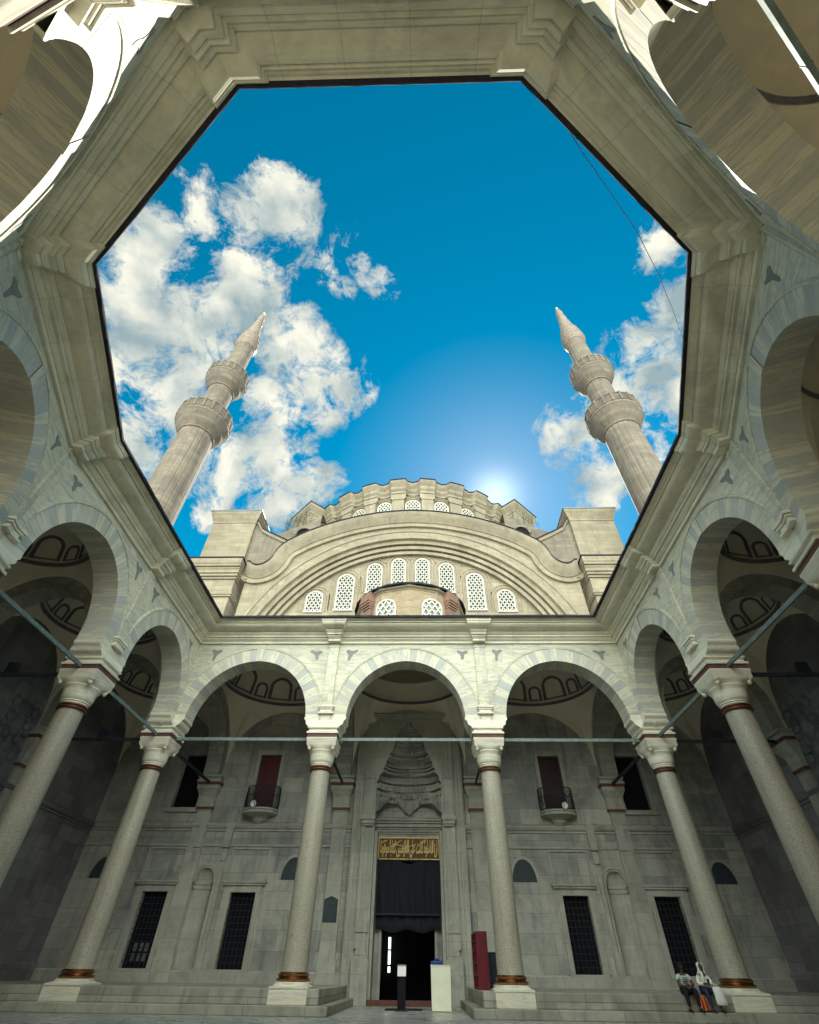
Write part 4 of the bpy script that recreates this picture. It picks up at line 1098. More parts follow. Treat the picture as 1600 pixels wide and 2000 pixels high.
# side wings with their stacked cornice
for sx in (-1, 1):
    b = MB()
    for (z0, z1, y, xi) in ((12.5, 21.6, 7.75, 15.15), (21.6, 21.75, 7.60, 15.0), (21.75, 22.0, 7.52, 14.95), (22.0, 23.3, 7.70, 15.1), (23.3, 23.5, 7.55, 14.98), (23.5, 23.75, 7.4, 14.9), (23.75, 24.1, 7.28, 14.82), (24.1, 24.3, 7.22, 14.8), (24.3, 24.55, 7.05, 14.75), (24.55, 25.1, 7.0, 14.72)):
        b.box(*sorted((sx*xi, sx*24.5)), y, 10.5, z0, z1)
    b.build('wing', 'limestone', mosque, bevel=.03)
    b = MB(); b.box(*sorted((sx*14.66, sx*24.6)), 6.93, 10.5, 25.1, 25.2); b.build('wing_coping', 'lead', mosque)
    # weight tower
    b = MB(); xa, xb = 15.4, 19.6
    def rr_(g0, z): return [(sx*(xa-g0), 8.7-g0, z), (sx*(xb+g0), 8.7-g0, z), (sx*(xb+g0), 13+g0, z), (sx*(xa-g0), 13+g0, z)]
    lv = [(0, 25.1), (0, 30.6), (.06, 30.65), (.06, 30.8), (.16, 31.05), (.34, 31.5), (.42, 31.7), (.42, 31.9)]
    b.loft([rr_(g0, z)[::sx] for g0, z in lv], True); b.build('weight_tower', 'limestone', mosque)
    b = MB(); b.loft([rr_(g0, z)[::sx] for g0, z in ((.42, 31.9), (.48, 31.9), (.48, 32.02), (.3, 32.06), (-1, 32.2), (-2.0, 32.3))], True)
    b.lathe([(1.25, 32.1), (1.25, 32.35), (1.1, 32.7), (.8, 33.0), (.4, 33.2), (.02, 33.28)], 20, (sx*17.5, 10.85)); b.build('tower_cap', 'lead_roof', mosque)
    # buttress sweeping from tower to drum, lead coping on it
    prof = [(sx*15.6, 24.5), (sx*15.5, 31.4), (sx*15.05, 30.75), (sx*14.6, 30.0), (sx*13.9, 29.55), (sx*12.6, 28.85), (sx*11.0, 28.0), (sx*10.0, 27.6), (sx*10.0, 24.5)]
    b = MB(); b.prism(prof if sx > 0 else prof[::-1], 'y', 9.0, 12.0); b.build('buttress', 'limestone_dark', mosque)
    cop = prof[1:-1]
    b = MB(); b.loft([[(x, y, z+dz) for x, z in cop] for y, dz in ((9.0, -.35), (8.85, -.3), (8.8, -.05), (8.75, .03), (12.0, .05))]); b.build('buttress_coping', 'limestone_plain', mosque)
    b = MB(); b.loft([[(x, y, z+dz) for x, z in cop] for y, dz in ((8.76, .0), (8.68, .03), (8.7, .12), (12.0, .16))]); b.build('buttress_lead', 'lead', mosque)
    # rough shoulder of masonry with a dark arch in front of the drum pier
    b = MB()
    rs = random.Random(3+sx)
    rows = []
    for j, (y, dz) in enumerate(((11.5, -.5), (12.4, .2), (14, .8), (16, 1.2))):
        rows.append([(sx*(15.2-.55*i), y+rs.uniform(-.1, .1), 31.2+.34*i+dz*.6+rs.uniform(-.12, .12)) for i in range(11)])
    base_row = [(p[0], 11.45, 24) for p in rows[0]]
    b.loft([base_row]+rows); b.build('shoulder', 'limestone_dark', mosque)
    b = MB(); pts = [(sx*11.7, 29.4)]+[(sx*(11.2+.75*math.cos(PI*k/10)), 31.3+.75*math.sin(PI*k/10)) for k in range(11)]+[(sx*10.5, 29.4)]
    b.add([(x, 11.3, z) for x, z in pts], [tuple(range(len(pts)))]); b.build('shoulder_opening', 'interior', mosque)
    b = MB(); ao = [(sx*(11.2+1.0*math.cos(PI*k/10)), 31.3+1.0*math.sin(PI*k/10)) for k in range(11)]; ai = [(sx*(11.2+.75*math.cos(PI*k/10)), 31.3+.75*math.sin(PI*k/10)) for k in range(11)]
    b.loft([[(x, 11.28, z) for x, z in ao], [(x, 11.1, z) for x, z in ao], [(x, 11.1, z) for x, z in ai], [(x, 11.3, z) for x, z in ai]]); b.build('shoulder_arch', 'limestone_dark', mosque)
# ---- windows of the great gable
LAT = MB
def lattice_window(cx, zb, zt, w, y, parent, glass='dark_glass', step=.36, frame=True):
    """round-headed window: dark glass, white diagonal lattice, moulded surround"""
    r_ = w/2; zc = zt-r_
    n = 16; arcp = [(cx+r_*math.cos(PI*k/n), zc+r_*math.sin(PI*k/n)) for k in range(n+1)]
    b = MB(); b.add([(x, y-.015, z) for x, z in [(cx-r_, zb), (cx+r_, zb)]+arcp], [tuple(range(n+3))])
    win = b.build('window', glass, parent)
    def inside(x, z): return abs(x-cx) <= r_ and zb <= z and (z <= zc or (x-cx)**2+(z-zc)**2 <= r_*r_)
    b = MB(); bw = step*.135
    for sg in (-1, 1):
        k0 = -40
        for k in range(-40, 60):
            # line x = cx + sg*(z-zb)*.62 + k*step
            x0 = None; seg = []
            for j in range(201):
                z = zb+(zt-zb)*j/200; x = cx+sg*(z-zb)*.68+(k+.5)*step
                if inside(x, z): seg.append((x, z))
            if len(seg) > 3:
                (xa, za), (xb, zb_) = seg[0], seg[-1]
                b.hexa([(xa-bw, y-.10, za), (xa+bw, y-.10, za), (xa+bw, y-.04, za), (xa-bw, y-.04, za)], [(xb-bw, y-.10, zb_), (xb+bw, y-.10, zb_), (xb+bw, y-.04, zb_), (xb-bw, y-.04, zb_)])
    fo = .10
    def outl_(e): return [(cx-r_-e, zb), ]+[(cx+(r_+e)*math.cos(PI-PI*k/n), zc+(r_+e)*math.sin(PI-PI*k/n)) for k in range(n+1)]+[(cx+r_+e, zb)]
    b.loft([[(x, yy, z) for x, z in outl_(e)] for e, yy in ((-.05, y-.02), (-.05, y-.12), (.05, y-.12), (.05, y))])
    b.box(cx-r_-.12, cx+r_+.12, y-.14, y, zb-.10, zb)
    b.build('lattice', 'lattice_white', win)
    if frame:
        b = MB()
        for (e, q) in ((.28, .07), (.55, .05)):
            b.loft([[(x, yy, z) for x, z in outl_(ee)] for ee, yy in ((e, y), (e, y-q), (e+.09, y-q), (e+.13, y))])
        b.build('window_moulding', 'limestone_plain', win)
for cx, zb, zt, w in ((-8.3, 21.05, 22.97, 1.34), (8.1, 21.05, 23.05, 1.34), (-5.75, 21.2, 24.73, 1.42), (5.6, 21.18, 24.77, 1.42), (-3.28, 22.9, 25.9, 1.26), (3.15, 22.9, 25.9, 1.26), (-1.15, 23.4, 26.46, 1.2), (1.0, 23.4, 26.46, 1.2)):
    lattice_window(cx, zb, zt, w, 9.2, mosque)
# ---- drum and dome
DC = (0.1, 21.9); DR = 12.3
b = MB(); b.lathe([(DR, 28), (DR, 35.6)], 96, DC, cap=False); b.build('drum', 'limestone_plain', mosque, smooth=60)
NP = 26
def drum_rf(a, z):
    u = (a*NP/(2*PI)+.25) % 1.0
    return 1.0
b = MB()
cprof = [(0, 35.1), (.12, 35.15), (.12, 35.4), (.28, 35.6), (.34, 35.75), (.34, 35.9), (.6, 36.3), (.68, 36.45), (.68, 36.62)]
NN = NP*12; rows = []
for o, z in cprof:
    row = []
    for i in range(NN):
        a = 2*PI*i/NN; u = (i/12.0) % 1.0        # pier centred on u = .5
        pier = 1 if abs(u-.5) < .30 else 0
        dip = .22*max(0, 1-abs(u if u < .5 else u-1)/.16)
        rad = DR+o+.42*pier
        row.append((DC[0]+rad*math.cos(a-PI/2), DC[1]+rad*math.sin(a-PI/2), z-(dip if z > 36 else dip*.5)+.0))
    rows.append(row)
b.loft(rows, True); b.build('drum_cornice', 'limestone_plain', mosque)
b = MB(); b.loft([[(DC[0]+(p[0]-DC[0])*k, DC[1]+(p[1]-DC[1])*k, p[2]+dz) for p in rows[-1]] for k, dz in ((1.0, 0), (1.006, 0), (1.006, .1), (.97, .2))], True)
b.lathe([(DR-.2, 36.5), (DR-1, 37.1), (DR-2, 38.2), (DR-3.5, 39.4), (DR-6, 41.0), (DR-9, 42.0), (.05, 42.4)], 64, DC); b.build('dome', 'lead', mosque, smooth=40)
for k in range(NP):
    a = 2*PI*(k+.5)/NP-PI/2
    if not (-PI*.95 < a < -PI*.05 or True): continue
    if math.sin(a) > .15: continue
    b = MB(); d = Vector((math.cos(a), math.sin(a))); e = Vector((-d.y, d.x))
    def Pp(u, o, z): q = Vector(DC)+d*(DR+o)+e*u; return (q.x, q.y, z)
    for (h, o, z0, z1) in ((.62, .40, 30, 34.3), (.70, .48, 34.3, 34.5), (.80, .44, 34.5, 35.15)):
        b.hexa([Pp(-h, o, z0), Pp(h, o, z0), Pp(h, -.2, z0), Pp(-h, -.2, z0)], [Pp(-h, o, z1), Pp(h, o, z1), Pp(h, -.2, z1), Pp(-h, -.2, z1)])
    b.build('drum_pier', 'limestone_plain', mosque)
for k in range(NP):
    a = 2*PI*k/NP-PI/2
    if math.sin(a) > -.35: continue
    holder = MB(); d = Vector((math.cos(a), math.sin(a))); e = Vector((-d.y, d.x))
    tmpm = []
    before = set(o.name for o in mosque.children)
    lattice_window(0, 32.0, 34.35, 1.45, 0, mosque, step=.36, frame=True)
    for o in [o for o in mosque.children if o.name not in before]:
        for ob in [o]+list(o.children):
            for v in ob.data.vertices:
                x, y, z = v.co; q = Vector(DC)+d*(DR+.02-y)+e*x; v.co = (q.x, q.y, z)
# heavy angle piers of the drum
for sx in (-1, 1):
    b = MB(); c = Vector((sx*11.6, 14.3)); d = Vector((sx*.72, -.69)).normalized(); e = Vector((-d.y, d.x))
    def sq(h, k, z): return [(c.x+d.x*k+e.x*h*q, c.y+d.y*k+e.y*h*q, z) for q in (-1, 1)]+[(c.x-d.x*2+e.x*h*q, c.y-d.y*2+e.y*h*q, z) for q in (1, -1)]
    b.loft([sq(h, k, z) for h, k, z in ((1.7, 1.2, 28), (1.7, 1.2, 35.2), (1.78, 1.28, 35.3), (1.78, 1.28, 35.55), (1.95, 1.5, 36.0), (2.05, 1.6, 36.2), (2.05, 1.6, 36.5))], True); b.build('angle_pier', 'limestone_plain', mosque)
    b = MB(); b.loft([sq(h, k, z) for h, k, z in ((2.05, 1.6, 36.5), (2.1, 1.66, 36.51), (2.1, 1.66, 36.62), (.6, .3, 36.9))], True); b.build('pier_cap', 'lead', mosque)

# ---------------------------------------------------------------- lantern over the porch
lan = thing('porch_dome', 'low brick dome drum on the porch roof with two white lattice windows', 'dome')
LC = (0.08, 4.0); LR = 3.62
b = MB(); b.box(-4.75, 4.9, .02, 7.9, 14.2, 15.05); b.build('base', 'limestone', lan)
b = MB(); b.box(-4.85, 5.0, -.08, 8.0, 15.05, 15.17); b.build('base_roof', 'lead', lan)
b = MB(); b.lathe([(LR, 15.1), (LR, 17.35), (LR+.06, 17.4), (LR+.06, 17.62)], 12, LC, a0=-PI/2-PI/12*0, a1=1.5*PI); b.build('drum', 'rubble_brick', lan)
b = MB(); b.lathe([(LR+.02, 17.42), (LR+.18, 17.5), (LR+.22, 17.56), (LR+.22, 17.62)], 12, LC, a0=-PI/2, a1=1.5*PI, cap=False); b.build('cornice', 'limestone_plain', lan)
b = MB(); b.lathe([(LR+.2, 17.62), (LR+.32, 17.62), (LR+.32, 17.74), (LR-.2, 17.95), (LR-1.2, 18.3), (LR-2.4, 18.55), (.05, 18.7)], 24, LC, a0=-PI/2-PI/24, a1=1.5*PI-PI/24, cap=False); b.build('roof', 'lead', lan, smooth=20)
for s_ in (-1, 1):
    before = set(o.name for o in lan.children)
    lattice_window(0, 15.2, 16.75, 1.25, 0, lan, glass='grey_glass', step=.40, frame=False)
    a = -PI/2+s_*PI/12*1.0*1.62
    d = Vector((math.cos(-PI/2+s_*PI/12*1.0), math.sin(-PI/2+s_*PI/12*1.0))); 
    n_ = Vector((math.cos(-PI/2+s_*PI/12), math.sin(-PI/2+s_*PI/12))); e = Vector((-n_.y, n_.x)); apo = LR*math.cos(PI/12)
    for o in [o for o in lan.children if o.name not in before]:
        for ob in [o]+list(o.children):
            for v in ob.data.vertices:
                x, y, z = v.co; q = Vector(LC)+n_*(apo+.02-y)+e*(x+s_*.55); v.co = (q.x, q.y, z)
    # red brick scroll buttress with a small dark arch
    a2 = -PI/2+s_*PI*.265; d = Vector((math.cos(a2), math.sin(a2))); e = Vector((-d.y, d.x))
    def Q(u, o, z): q = Vector(LC)+d*(LR-.3+o)+e*u; return (q.x, q.y, z)
    b = MB()
    for (h, o, z0, z1) in ((.34, .45, 15.1, 16.5), (.38, .52, 16.5, 16.64), (.42, .60, 16.64, 16.78), (.46, .68, 16.78, 16.94), (.50, .74, 16.94, 17.1), (.5, .66, 17.1, 17.6)):
        b.hexa([Q(-h, o, z0), Q(h, o, z0), Q(h, 0, z0), Q(-h, 0, z0)], [Q(-h, o, z1), Q(h, o, z1), Q(h, 0, z1), Q(-h, 0, z1)])
    bu = b.build('buttress', 'red_brick', lan)
    b = MB(); pts = [(-.2, 15.12), (.2, 15.12)]+[(.2*math.cos(PI*k/8), 15.9+.2*math.sin(PI*k/8)) for k in range(9)]
    b.add([Q(x, .46, z) for x, z in pts], [tuple(range(len(pts)))]); b.build('buttress_opening', 'interior', bu)

# ---------------------------------------------------------------- minarets
def minaret(label, x, y, seed):
    t = thing('minaret', label, 'minaret', (x, y, 0), 0, 'minarets beside the mosque')
    def fl(amt, n=20):
        return lambda a, z: 1-amt*abs(math.sin(a*n/2))**.6*0-amt*(1 if (a*n/(2*PI)) % 1 < .12 else 0)
    def balc(z, r0, r1, name='balcony', hr=1.3):
        s = r1-r0
        b = MB(); b.lathe([(r0-.02, z-.05), (r0+.12, z), (r0+.12, z+.18), (r0+.05, z+.25), (r0+.28*s, z+.65), (r0+.52*s, z+.95), (r0+.58*s, z+1.1), (r0+.58*s, z+1.25), (r0+.74*s, z+1.5), (r0+.9*s, z+1.8), (r0+.95*s, z+1.95), (r1, z+2.0), (r1, z+2.3), (r0, z+2.32)], 64)
        ba = b.build(name, 'minaret_stone', t, smooth=35)
        b = MB(); n = 20; zt = z+2.3
        b.lathe([(r1-.16, zt), (r1-.05, zt), (r1-.05, zt+hr), (r1+.03, zt+hr), (r1+.03, zt+hr+.16), (r1-.2, zt+hr+.16), (r1-.2, zt)], n, cap=False)
        for k in range(n):
            a = 2*PI*k/n; d = Vector((math.cos(a), math.sin(a))); e = Vector((-d.y, d.x)); c = d*(r1-.05)
            b.hexa([tuple(c+e*u+d*o)+(zt,) for u, o in ((-.1, 0), (.1, 0), (.1, .12), (-.1, .12))], [tuple(c+e*u+d*o)+(zt+hr+.22,) for u, o in ((-.1, 0), (.1, 0), (.1, .12), (-.1, .12))])
            for q in range(1, 6):
                a2 = a+2*PI/n*q/6; d2 = Vector((math.cos(a2), math.sin(a2))); e2 = Vector((-d2.y, d2.x)); apo = (r1-.05)*math.cos(PI/n)/math.cos(((q/6)-.5)*2*PI/n); c2 = d2*apo
                b.hexa([tuple(c2+e2*u+d2*o)+(zt+.15,) for u, o in ((-.035, -.01), (.035, -.01), (.035, .05), (-.035, .05))], [tuple(c2+e2*u+d2*o)+(zt+hr-.1,) for u, o in ((-.035, -.01), (.035, -.01), (.035, .05), (-.035, .05))])
        b.build('railing', 'minaret_stone', ba)
    def shaft(z0, z1, r0, r1, n=20):
        b = MB(); m = n*8; rows = []
        for f in (0, 1):
            row = []
            for i in range(m):
                a = 2*PI*i/m; u = (i/8) % 1
                k = 1-.014*(1 if u < .2 else 0)
                rr_ = (r0+(r1-r0)*f)*k; row.append((rr_*math.cos(a), rr_*math.sin(a), z0+(z1-z0)*f))
            rows.append(row)
        b.loft(rows, True); b.build('shaft', 'minaret_stone', t)
    SH = MIN
    shaft(FZ, SH['b1'], 2.05, SH['r1']); balc(SH['b1'], SH['r1'], SH['R1'])
    shaft(SH['b1']+2.3, SH['b2'], SH['r2'], SH['r2']); balc(SH['b2'], SH['r2'], SH['R2'])
    shaft(SH['b2']+2.3, SH['s0'], SH['r3'], SH['r3']*.97)
    z = SH['s0']; zt = SH['tip']; h = zt-z; r3 = SH['r3']
    b = MB(); b.lathe([(r3*.97, z-.1), (r3*1.05, z), (r3*1.05, z+.15), (r3*1.18, z+.45), (r3*1.22, z+.75), (r3*1.12, z+.85), (r3*1.12, z+1.15), (r3*1.2, z+1.3), (r3*1.19, z+1.55), (r3*1.08, z+1.65), (r3*1.08, z+2.2), (r3*1.13, z+2.3), (r3*1.10, z+2.55), (r3*1.0, z+2.62), (r3*.97, z+3.3), (r3*1.02, z+3.4), (r3*.98, z+3.65), (r3*.86, z+3.72), (r3*.70, z+.44*h), (r3*.56, z+.55*h), (r3*.46, z+.64*h), (r3*.50, z+.65*h), (r3*.49, z+.67*h), (r3*.38, z+.68*h), (r3*.37, z+.72*h), (r3*.43, z+.73*h), (r3*.36, z+.76*h), (r3*.40, z+.80*h), (r3*.30, z+.87*h), (r3*.12, z+.94*h)], 32)
    b.build('spire', 'spire_lead', t, smooth=35)
    b = MB(); zz_ = z+.93*h; b.lathe([(.05, zz_), (.14, zz_+.12), (.20, zz_+.3), (.1, zz_+.45), (.05, zz_+.5), (.13, zz_+.62), (.13, zz_+.7), (.04, zz_+.8), (.03, zt)], 12); b.build('finial', 'gold', t, smooth=50)
    return t
MIN = dict(b1=39.5, r1=1.78, R1=2.85, r2=1.42, b2=48.4, R2=2.42, r3=1.25, s0=59.3, tip=71.4)
minaret('left minaret with two balconies, clouds behind its spire', -23.2, 5.0, 1)
minaret('right minaret with two balconies, ribs and dark streaks on its shaft', 22.15, 5.0, 2)
# ---------------------------------------------------------------- things at the door
# curtain hung over the door head
t = thing('door_curtain', 'black curtain rolled up over the mosque door, hung from a rod on hooks', 'curtain', (0.03, 8.9, 0))
b = MB(); nx, nz = 60, 24; rows = []
for j in range(nz+1):
    v = j/nz; z = 4.56-2.25*v; row = []
    for i in range(nx+1):
        u = i/nx; x = -1.84+3.68*u
        fold = .05*math.sin(u*41+1.2*math.sin(v*3))*(.35+.65*v)+.03*math.sin(u*17+v*2)
        sag = .10*math.sin(PI*u)*(1-v)*0-.12*math.exp(-((u-.5)/.12)**2)*(1-v)**6
        row.append((x, -.04+fold-.05*v, z+sag))
    rows.append(row)
b.loft(rows); b.build('cloth', 'curtain', t, smooth=60)
b = MB(); b.box(-1.90, 1.90, -.16, -.08, 2.24, 2.32); b.build('bottom_bar', 'dark_iron', t)
b = MB(); rows = []
for j in range(9):
    v = j/8; z = 2.24-.62*v
    rows.append([(-1.78+3.5*i/40, -.02+.05*math.sin(i*.9)+.04*math.sin(v*6), z+.07*math.sin(i*.35+1)*v) for i in range(41)])
b.loft(rows); b.build('lower_flap', 'curtain', t, smooth=60)
b = MB(); b.tube([(-1.92, -.06, 4.58), (1.92, -.06, 4.58)], .025, 8); b.build('rod', 'dark_iron', t)
for k in range(7):
    b = MB(); x = -1.8+.6*k; b.tube([(x, -.06, 4.57), (x, -.02, 4.66), (x, .06, 4.70)], .02, 6); b.build('hook', 'dark_iron', t)
# shoe cabinet
t = thing('shoe_cabinet', 'tall dark red shoe cabinet standing on the step right of the door', 'cabinet', (3.0, 2.0, SZ))
b = MB(); H = 2.02
b.box(-.04, .42, -.9, -.86, .05, H); b.box(.38, .42, -.86, 1.6, .05, H); b.box(-.04, .38, 1.56, 1.6, .05, H); b.box(-.04, .42, -.9, 1.6, H, H+.05); b.box(-.04, .38, -.86, 1.56, .05, .09)
b.build('case', 'cabinet_red', t, bevel=.006)
b = MB()
for z in (.45, .8, 1.15, 1.5, 1.8): b.box(-.03, .38, -.86, 1.56, z, z+.025)
b.build('shelf', 'cabinet_red', t)
for yy in (-.05, .75):
    b = MB(); b.box(-.03, .38, yy, yy+.03, .09, H); b.build('divider', 'cabinet_red', t)
b = MB()
for y in (-.86, 1.5): b.box(-.03, .06, y, y+.06, 0, .05); b.box(.33, .41, y, y+.06, 0, .05)
b.build('plinth', 'dark_iron', t)
# dark cupboard behind the column
t = thing('cupboard', 'low dark green cupboard half hidden between red cabinet and column', 'cupboard', (3.62, 2.2, PZ))
b = MB(); b.box(-.27, .30, -.25, .25, .04, 1.03); b.box(-.29, .32, -.27, .27, 1.03, 1.07); b.build('case', 'slate', t, bevel=.008)
for x0, x1 in ((-.25, .0), (.02, .28)):
    b = MB(); b.box(x0, x1, -.272, -.25, .08, 1.0); d_ = b.build('door', 'slate', t, bevel=.006)
b = MB(); b.box(-.25, .28, -.22, .22, 0, .04); b.build('foot', 'dark_iron', t)
# white donation box
t = thing('donation_box', 'tall white box on the floor in front of the door, right of the sign stand', 'box', (1.55, 3.5, FZ))
b = MB(); b.hexa([(-.40, -.28, .02), (.40, -.28, .02), (.40, .28, .02), (-.40, .28, .02)], [(-.42, -.30, 1.33), (.42, -.30, 1.33), (.42, .30, 1.33), (-.42, .30, 1.33)]); b.build('cabinet_body', 'white_panel', t, bevel=.01)
b = MB(); b.box(-.44, .44, -.32, .32, 1.33, 1.355); b.build('top_board', 'white_panel', t, bevel=.006)
b = MB(); b.box(-.36, .36, -.25, .25, 0, .02); b.build('foot', 'dark_iron', t)
t = thing('blue_packet', 'blue plastic packet lying on the white box', 'packet', (1.40, 3.5, FZ+1.355))
b = MB(); rows = []
for zz_, k in ((0, .92), (.03, 1.0), (.08, 1.0), (.115, .93), (.125, .8)): rows.append([(x*.25*k, y*.16*k, zz_+.012*math.sin(x*5+y*3)*(zz_ > .05)) for x, y in ((-1, -1), (0, -1.06), (1, -1), (1.05, 0), (1, 1), (0, 1.05), (-1, 1), (-1.05, 0))])
b.loft(rows, True); b.f.append(tuple(range(32, 40))); b.m.append(0); b.t.append(0); b.build('wrapper', 'blue_plastic', t, smooth=50)
b = MB(); b.tube([(-.1, 0, .12), (-.05, .02, .17), (.06, .02, .165), (.13, 0, .12)], [.035, .05, .045, .02], 7); b.build('pulled_sheet', 'blue_plastic', t, smooth=60)
# sign stand
t = thing('sign_stand', 'black sign stand with a small white notice before the dark doorway', 'sign', (-.12, 3.5, FZ))
b = MB(); b.box(-.17, .17, -.05, .05, .04, .98); b.build('post', 'interior', t, bevel=.006)
b = MB(); b.box(-.26, .26, -.2, .2, 0, .04); b.build('base', 'dark_iron', t, bevel=.01)
b = MB(); b.hexa([(-.20, -.09, .98), (.20, -.09, .98), (.20, -.07, .98), (-.20, -.07, .98)], [(-.20, -.03, 1.36), (.20, -.03, 1.36), (.20, -.01, 1.36), (-.20, -.01, 1.36)]); b.build('board', 'dark_iron', t)
b = MB(); b.hexa([(-.18, -.098, 1.0), (.18, -.098, 1.0), (.18, -.092, 1.0), (-.18, -.092, 1.0)], [(-.18, -.049, 1.30), (.18, -.049, 1.30), (.18, -.043, 1.30), (-.18, -.043, 1.30)]); b.build('notice', 'paper_white', t)
b = MB(); b.hexa([(-.18, -.05, 1.30), (.18, -.05, 1.30), (.18, -.045, 1.30), (-.18, -.045, 1.30)], [(-.18, -.041, 1.345), (.18, -.041, 1.345), (.18, -.036, 1.345), (-.18, -.036, 1.345)]); b.build('notice_header', 'painted_grey', t)
# doormat
b = MB(); b.box(-.85, .75, 3.9, 5.4, FZ+.004, FZ+.022); tag(b.build('doormat', 'mat_black', bevel=.006), 'black doormat on the paving before the door threshold', 'doormat')
# slate plaque
t = thing('wall_plaque', 'dark slate plaque with a pointed top on the wall left of the portal', 'plaque', (-4.15, WALLY-.16, 2.38))
b = MB(); b.prism([(-.37, -.50), (.37, -.50), (.37, .42), (.22, .48), (0, .56), (-.22, .48), (-.37, .42)], 'y', 0, .05); b.build('slab', 'slate', t, bevel=.01)
b = MB(); rl = random.Random(5)
for k in range(9):
    z = .33-.085*k; x = -.30
    while x < .26:
        w_ = rl.uniform(.04, .12); b.box(x, min(.30, x+w_), -.006, .0, z, z+.022); x += w_+.03
b.build('engraved_lines', 'slate_mark', t)
# loudspeakers on the balconies
for lb, x in (('grey horn loudspeaker on the left balcony ledge', -9.26), ('grey horn loudspeaker on the right balcony ledge', 9.2)):
    t = thing('loudspeaker', lb, 'loudspeaker', (x, 7.42, 6.98), 0, 'horn loudspeakers on the balconies')
    b = MB(); b.lathe([(.03, .1), (.05, .05), (.08, -.02), (.15, -.14), (.17, -.16), (.15, -.155), (.07, -.05), (.0, -.02)], 20); b.xf(lambda x, y, z: (x, z-.05, y)); b.build('horn', 'plastic_white', t, smooth=50)
    b = MB(); b.lathe([(.0, .18), (.06, .17), (.07, .1), (.06, .03), (.0, .02)], 14); b.xf(lambda x, y, z: (x, z, y)); b.build('driver', 'painted_grey', t, smooth=50)
    b = MB(); b.box(-.02, .02, -.02, .02, -.22, -.02); b.box(-.06, .06, -.04, .04, -.225, -.2); b.build('bracket', 'dark_iron', t)
# surveillance cameras on the corner imposts
for lb, x, a in (('small white surveillance camera on the left corner column head', -12.38, .5), ('small white surveillance camera on the right corner column head', 12.40, -.5)):
    t = thing('surveillance_camera', lb, 'camera', (x, -.78, 8.56), a, 'surveillance cameras')
    b = MB(); b.lathe([(.0, -.2), (.06, -.2), (.065, -.17), (.065, .12), (.05, .16), (.0, .17)], 14); b.xf(lambda x, y, z: (x, z, y*.9+.12)); b.build('housing', 'plastic_white', t, smooth=40)
    b = MB(); b.lathe([(.0, -.206), (.045, -.206), (.045, -.19)], 12); b.xf(lambda x, y, z: (x, z, y+.12)); b.build('lens', 'dark_glass', t)
    b = MB(); b.tube([(0, .12, 0), (0, .10, .06), (0, .02, .1)], .02, 6); b.box(-.05, .05, .07, .17, -.005, .012); b.build('bracket', 'plastic_white', t)
# floodlights on the dark tie bars
for lb, x, y in (('floodlight on the dark tie bar behind the large left column', -15.7, -7.48), ('floodlight on the dark tie bar behind the large right column', 15.7, -7.48), ('floodlight on the dark tie bar behind the left corner column', -15.55, 0), ('floodlight on the dark tie bar behind the right corner column', 15.65, 0)):
    t = thing('floodlight', lb, 'floodlight', (x, y, 8.24), 0, 'floodlights on the gallery tie bars')
    b = MB(); b.hexa([(-.24, -.07, .06), (.24, -.07, .06), (.18, .1, .08), (-.18, .1, .08)], [(-.24, -.12, .40), (.24, -.12, .40), (.18, .08, .36), (-.18, .08, .36)]); b.build('housing', 'dark_iron', t, bevel=.012)
    b = MB(); b.hexa([(-.21, -.08, .085), (.21, -.08, .085), (.21, -.074, .085), (-.21, -.074, .085)], [(-.21, -.126, .375), (.21, -.126, .375), (.21, -.118, .375), (-.21, -.118, .375)]); b.build('glass', 'dark_glass', t)
    b = MB(); b.box(-.28, -.25, -.03, .03, 0, .25); b.box(.25, .28, -.03, .03, 0, .25); b.box(-.28, .28, -.03, .03, -.005, .02); b.build('bracket', 'dark_iron', t)
# thin cable slung across the corner of the courtyard
pts = [(4.38, -24.08, 14.12), (4.92, -23.5, 14.06), (5.66, -22.79, 13.98), (6.78, -21.69, 13.88), (7.58, -20.74, 13.86), (8.5, -19.55, 13.95), (9.3, -18.45, 14.12)]
b = MB(); b.tube([tuple(p) for p in pts], .009, 5); tag(b.build('cable', 'dark_iron'), 'thin dark cable slung between two eaves before the blue sky', 'cable')
# weeds on the mosque's shoulders
for lb, cx, n_, sd in (('scrubby weeds on the masonry shoulder left of the drum', -11.9, 260, 4), ('thin weeds on the masonry shoulder right of the drum', 12.0, 90, 9)):
    rw = random.Random(sd); t = thing('weed_tuft', lb, 'weeds', (cx, 11.3, 33.0), 0, 'weeds on the mosque roof')
    b = MB(); st = MB()
    for k in range(n_//10):
        bx = rw.uniform(-1.5, 1.3); bz = -.9*bx*(-1 if cx > 0 else 1)*-.55; hgt = rw.uniform(.4, 1.3)
        tip = (bx+rw.uniform(-.4, .4), rw.uniform(-.5, .2), bz+hgt); st.tube([(bx, .1, bz-.3), ((bx+tip[0])/2, .0, bz+hgt*.5), tip], [.02, .014, .006], 4)
        for q in range(10):
            f = rw.random(); c = Vector((bx+(tip[0]-bx)*f+rw.uniform(-.16, .16), tip[1]*f+rw.uniform(-.16, .16), bz+hgt*f+rw.uniform(-.1, .12))); u = Vector((rw.uniform(-1, 1), rw.uniform(-1, 1), rw.uniform(-.6, 1))).normalized()*rw.uniform(.07, .16); w_ = u.cross(Vector((rw.uniform(-1, 1), rw.uniform(-1, 1), rw.uniform(-1, 1)))).normalized()*.04
            b.quad(c, c+u*.5+w_, c+u, c+u*.5-w_)
    b.build('leaves', 'plant_green', t); st.build('stems', 'plant_green', t)

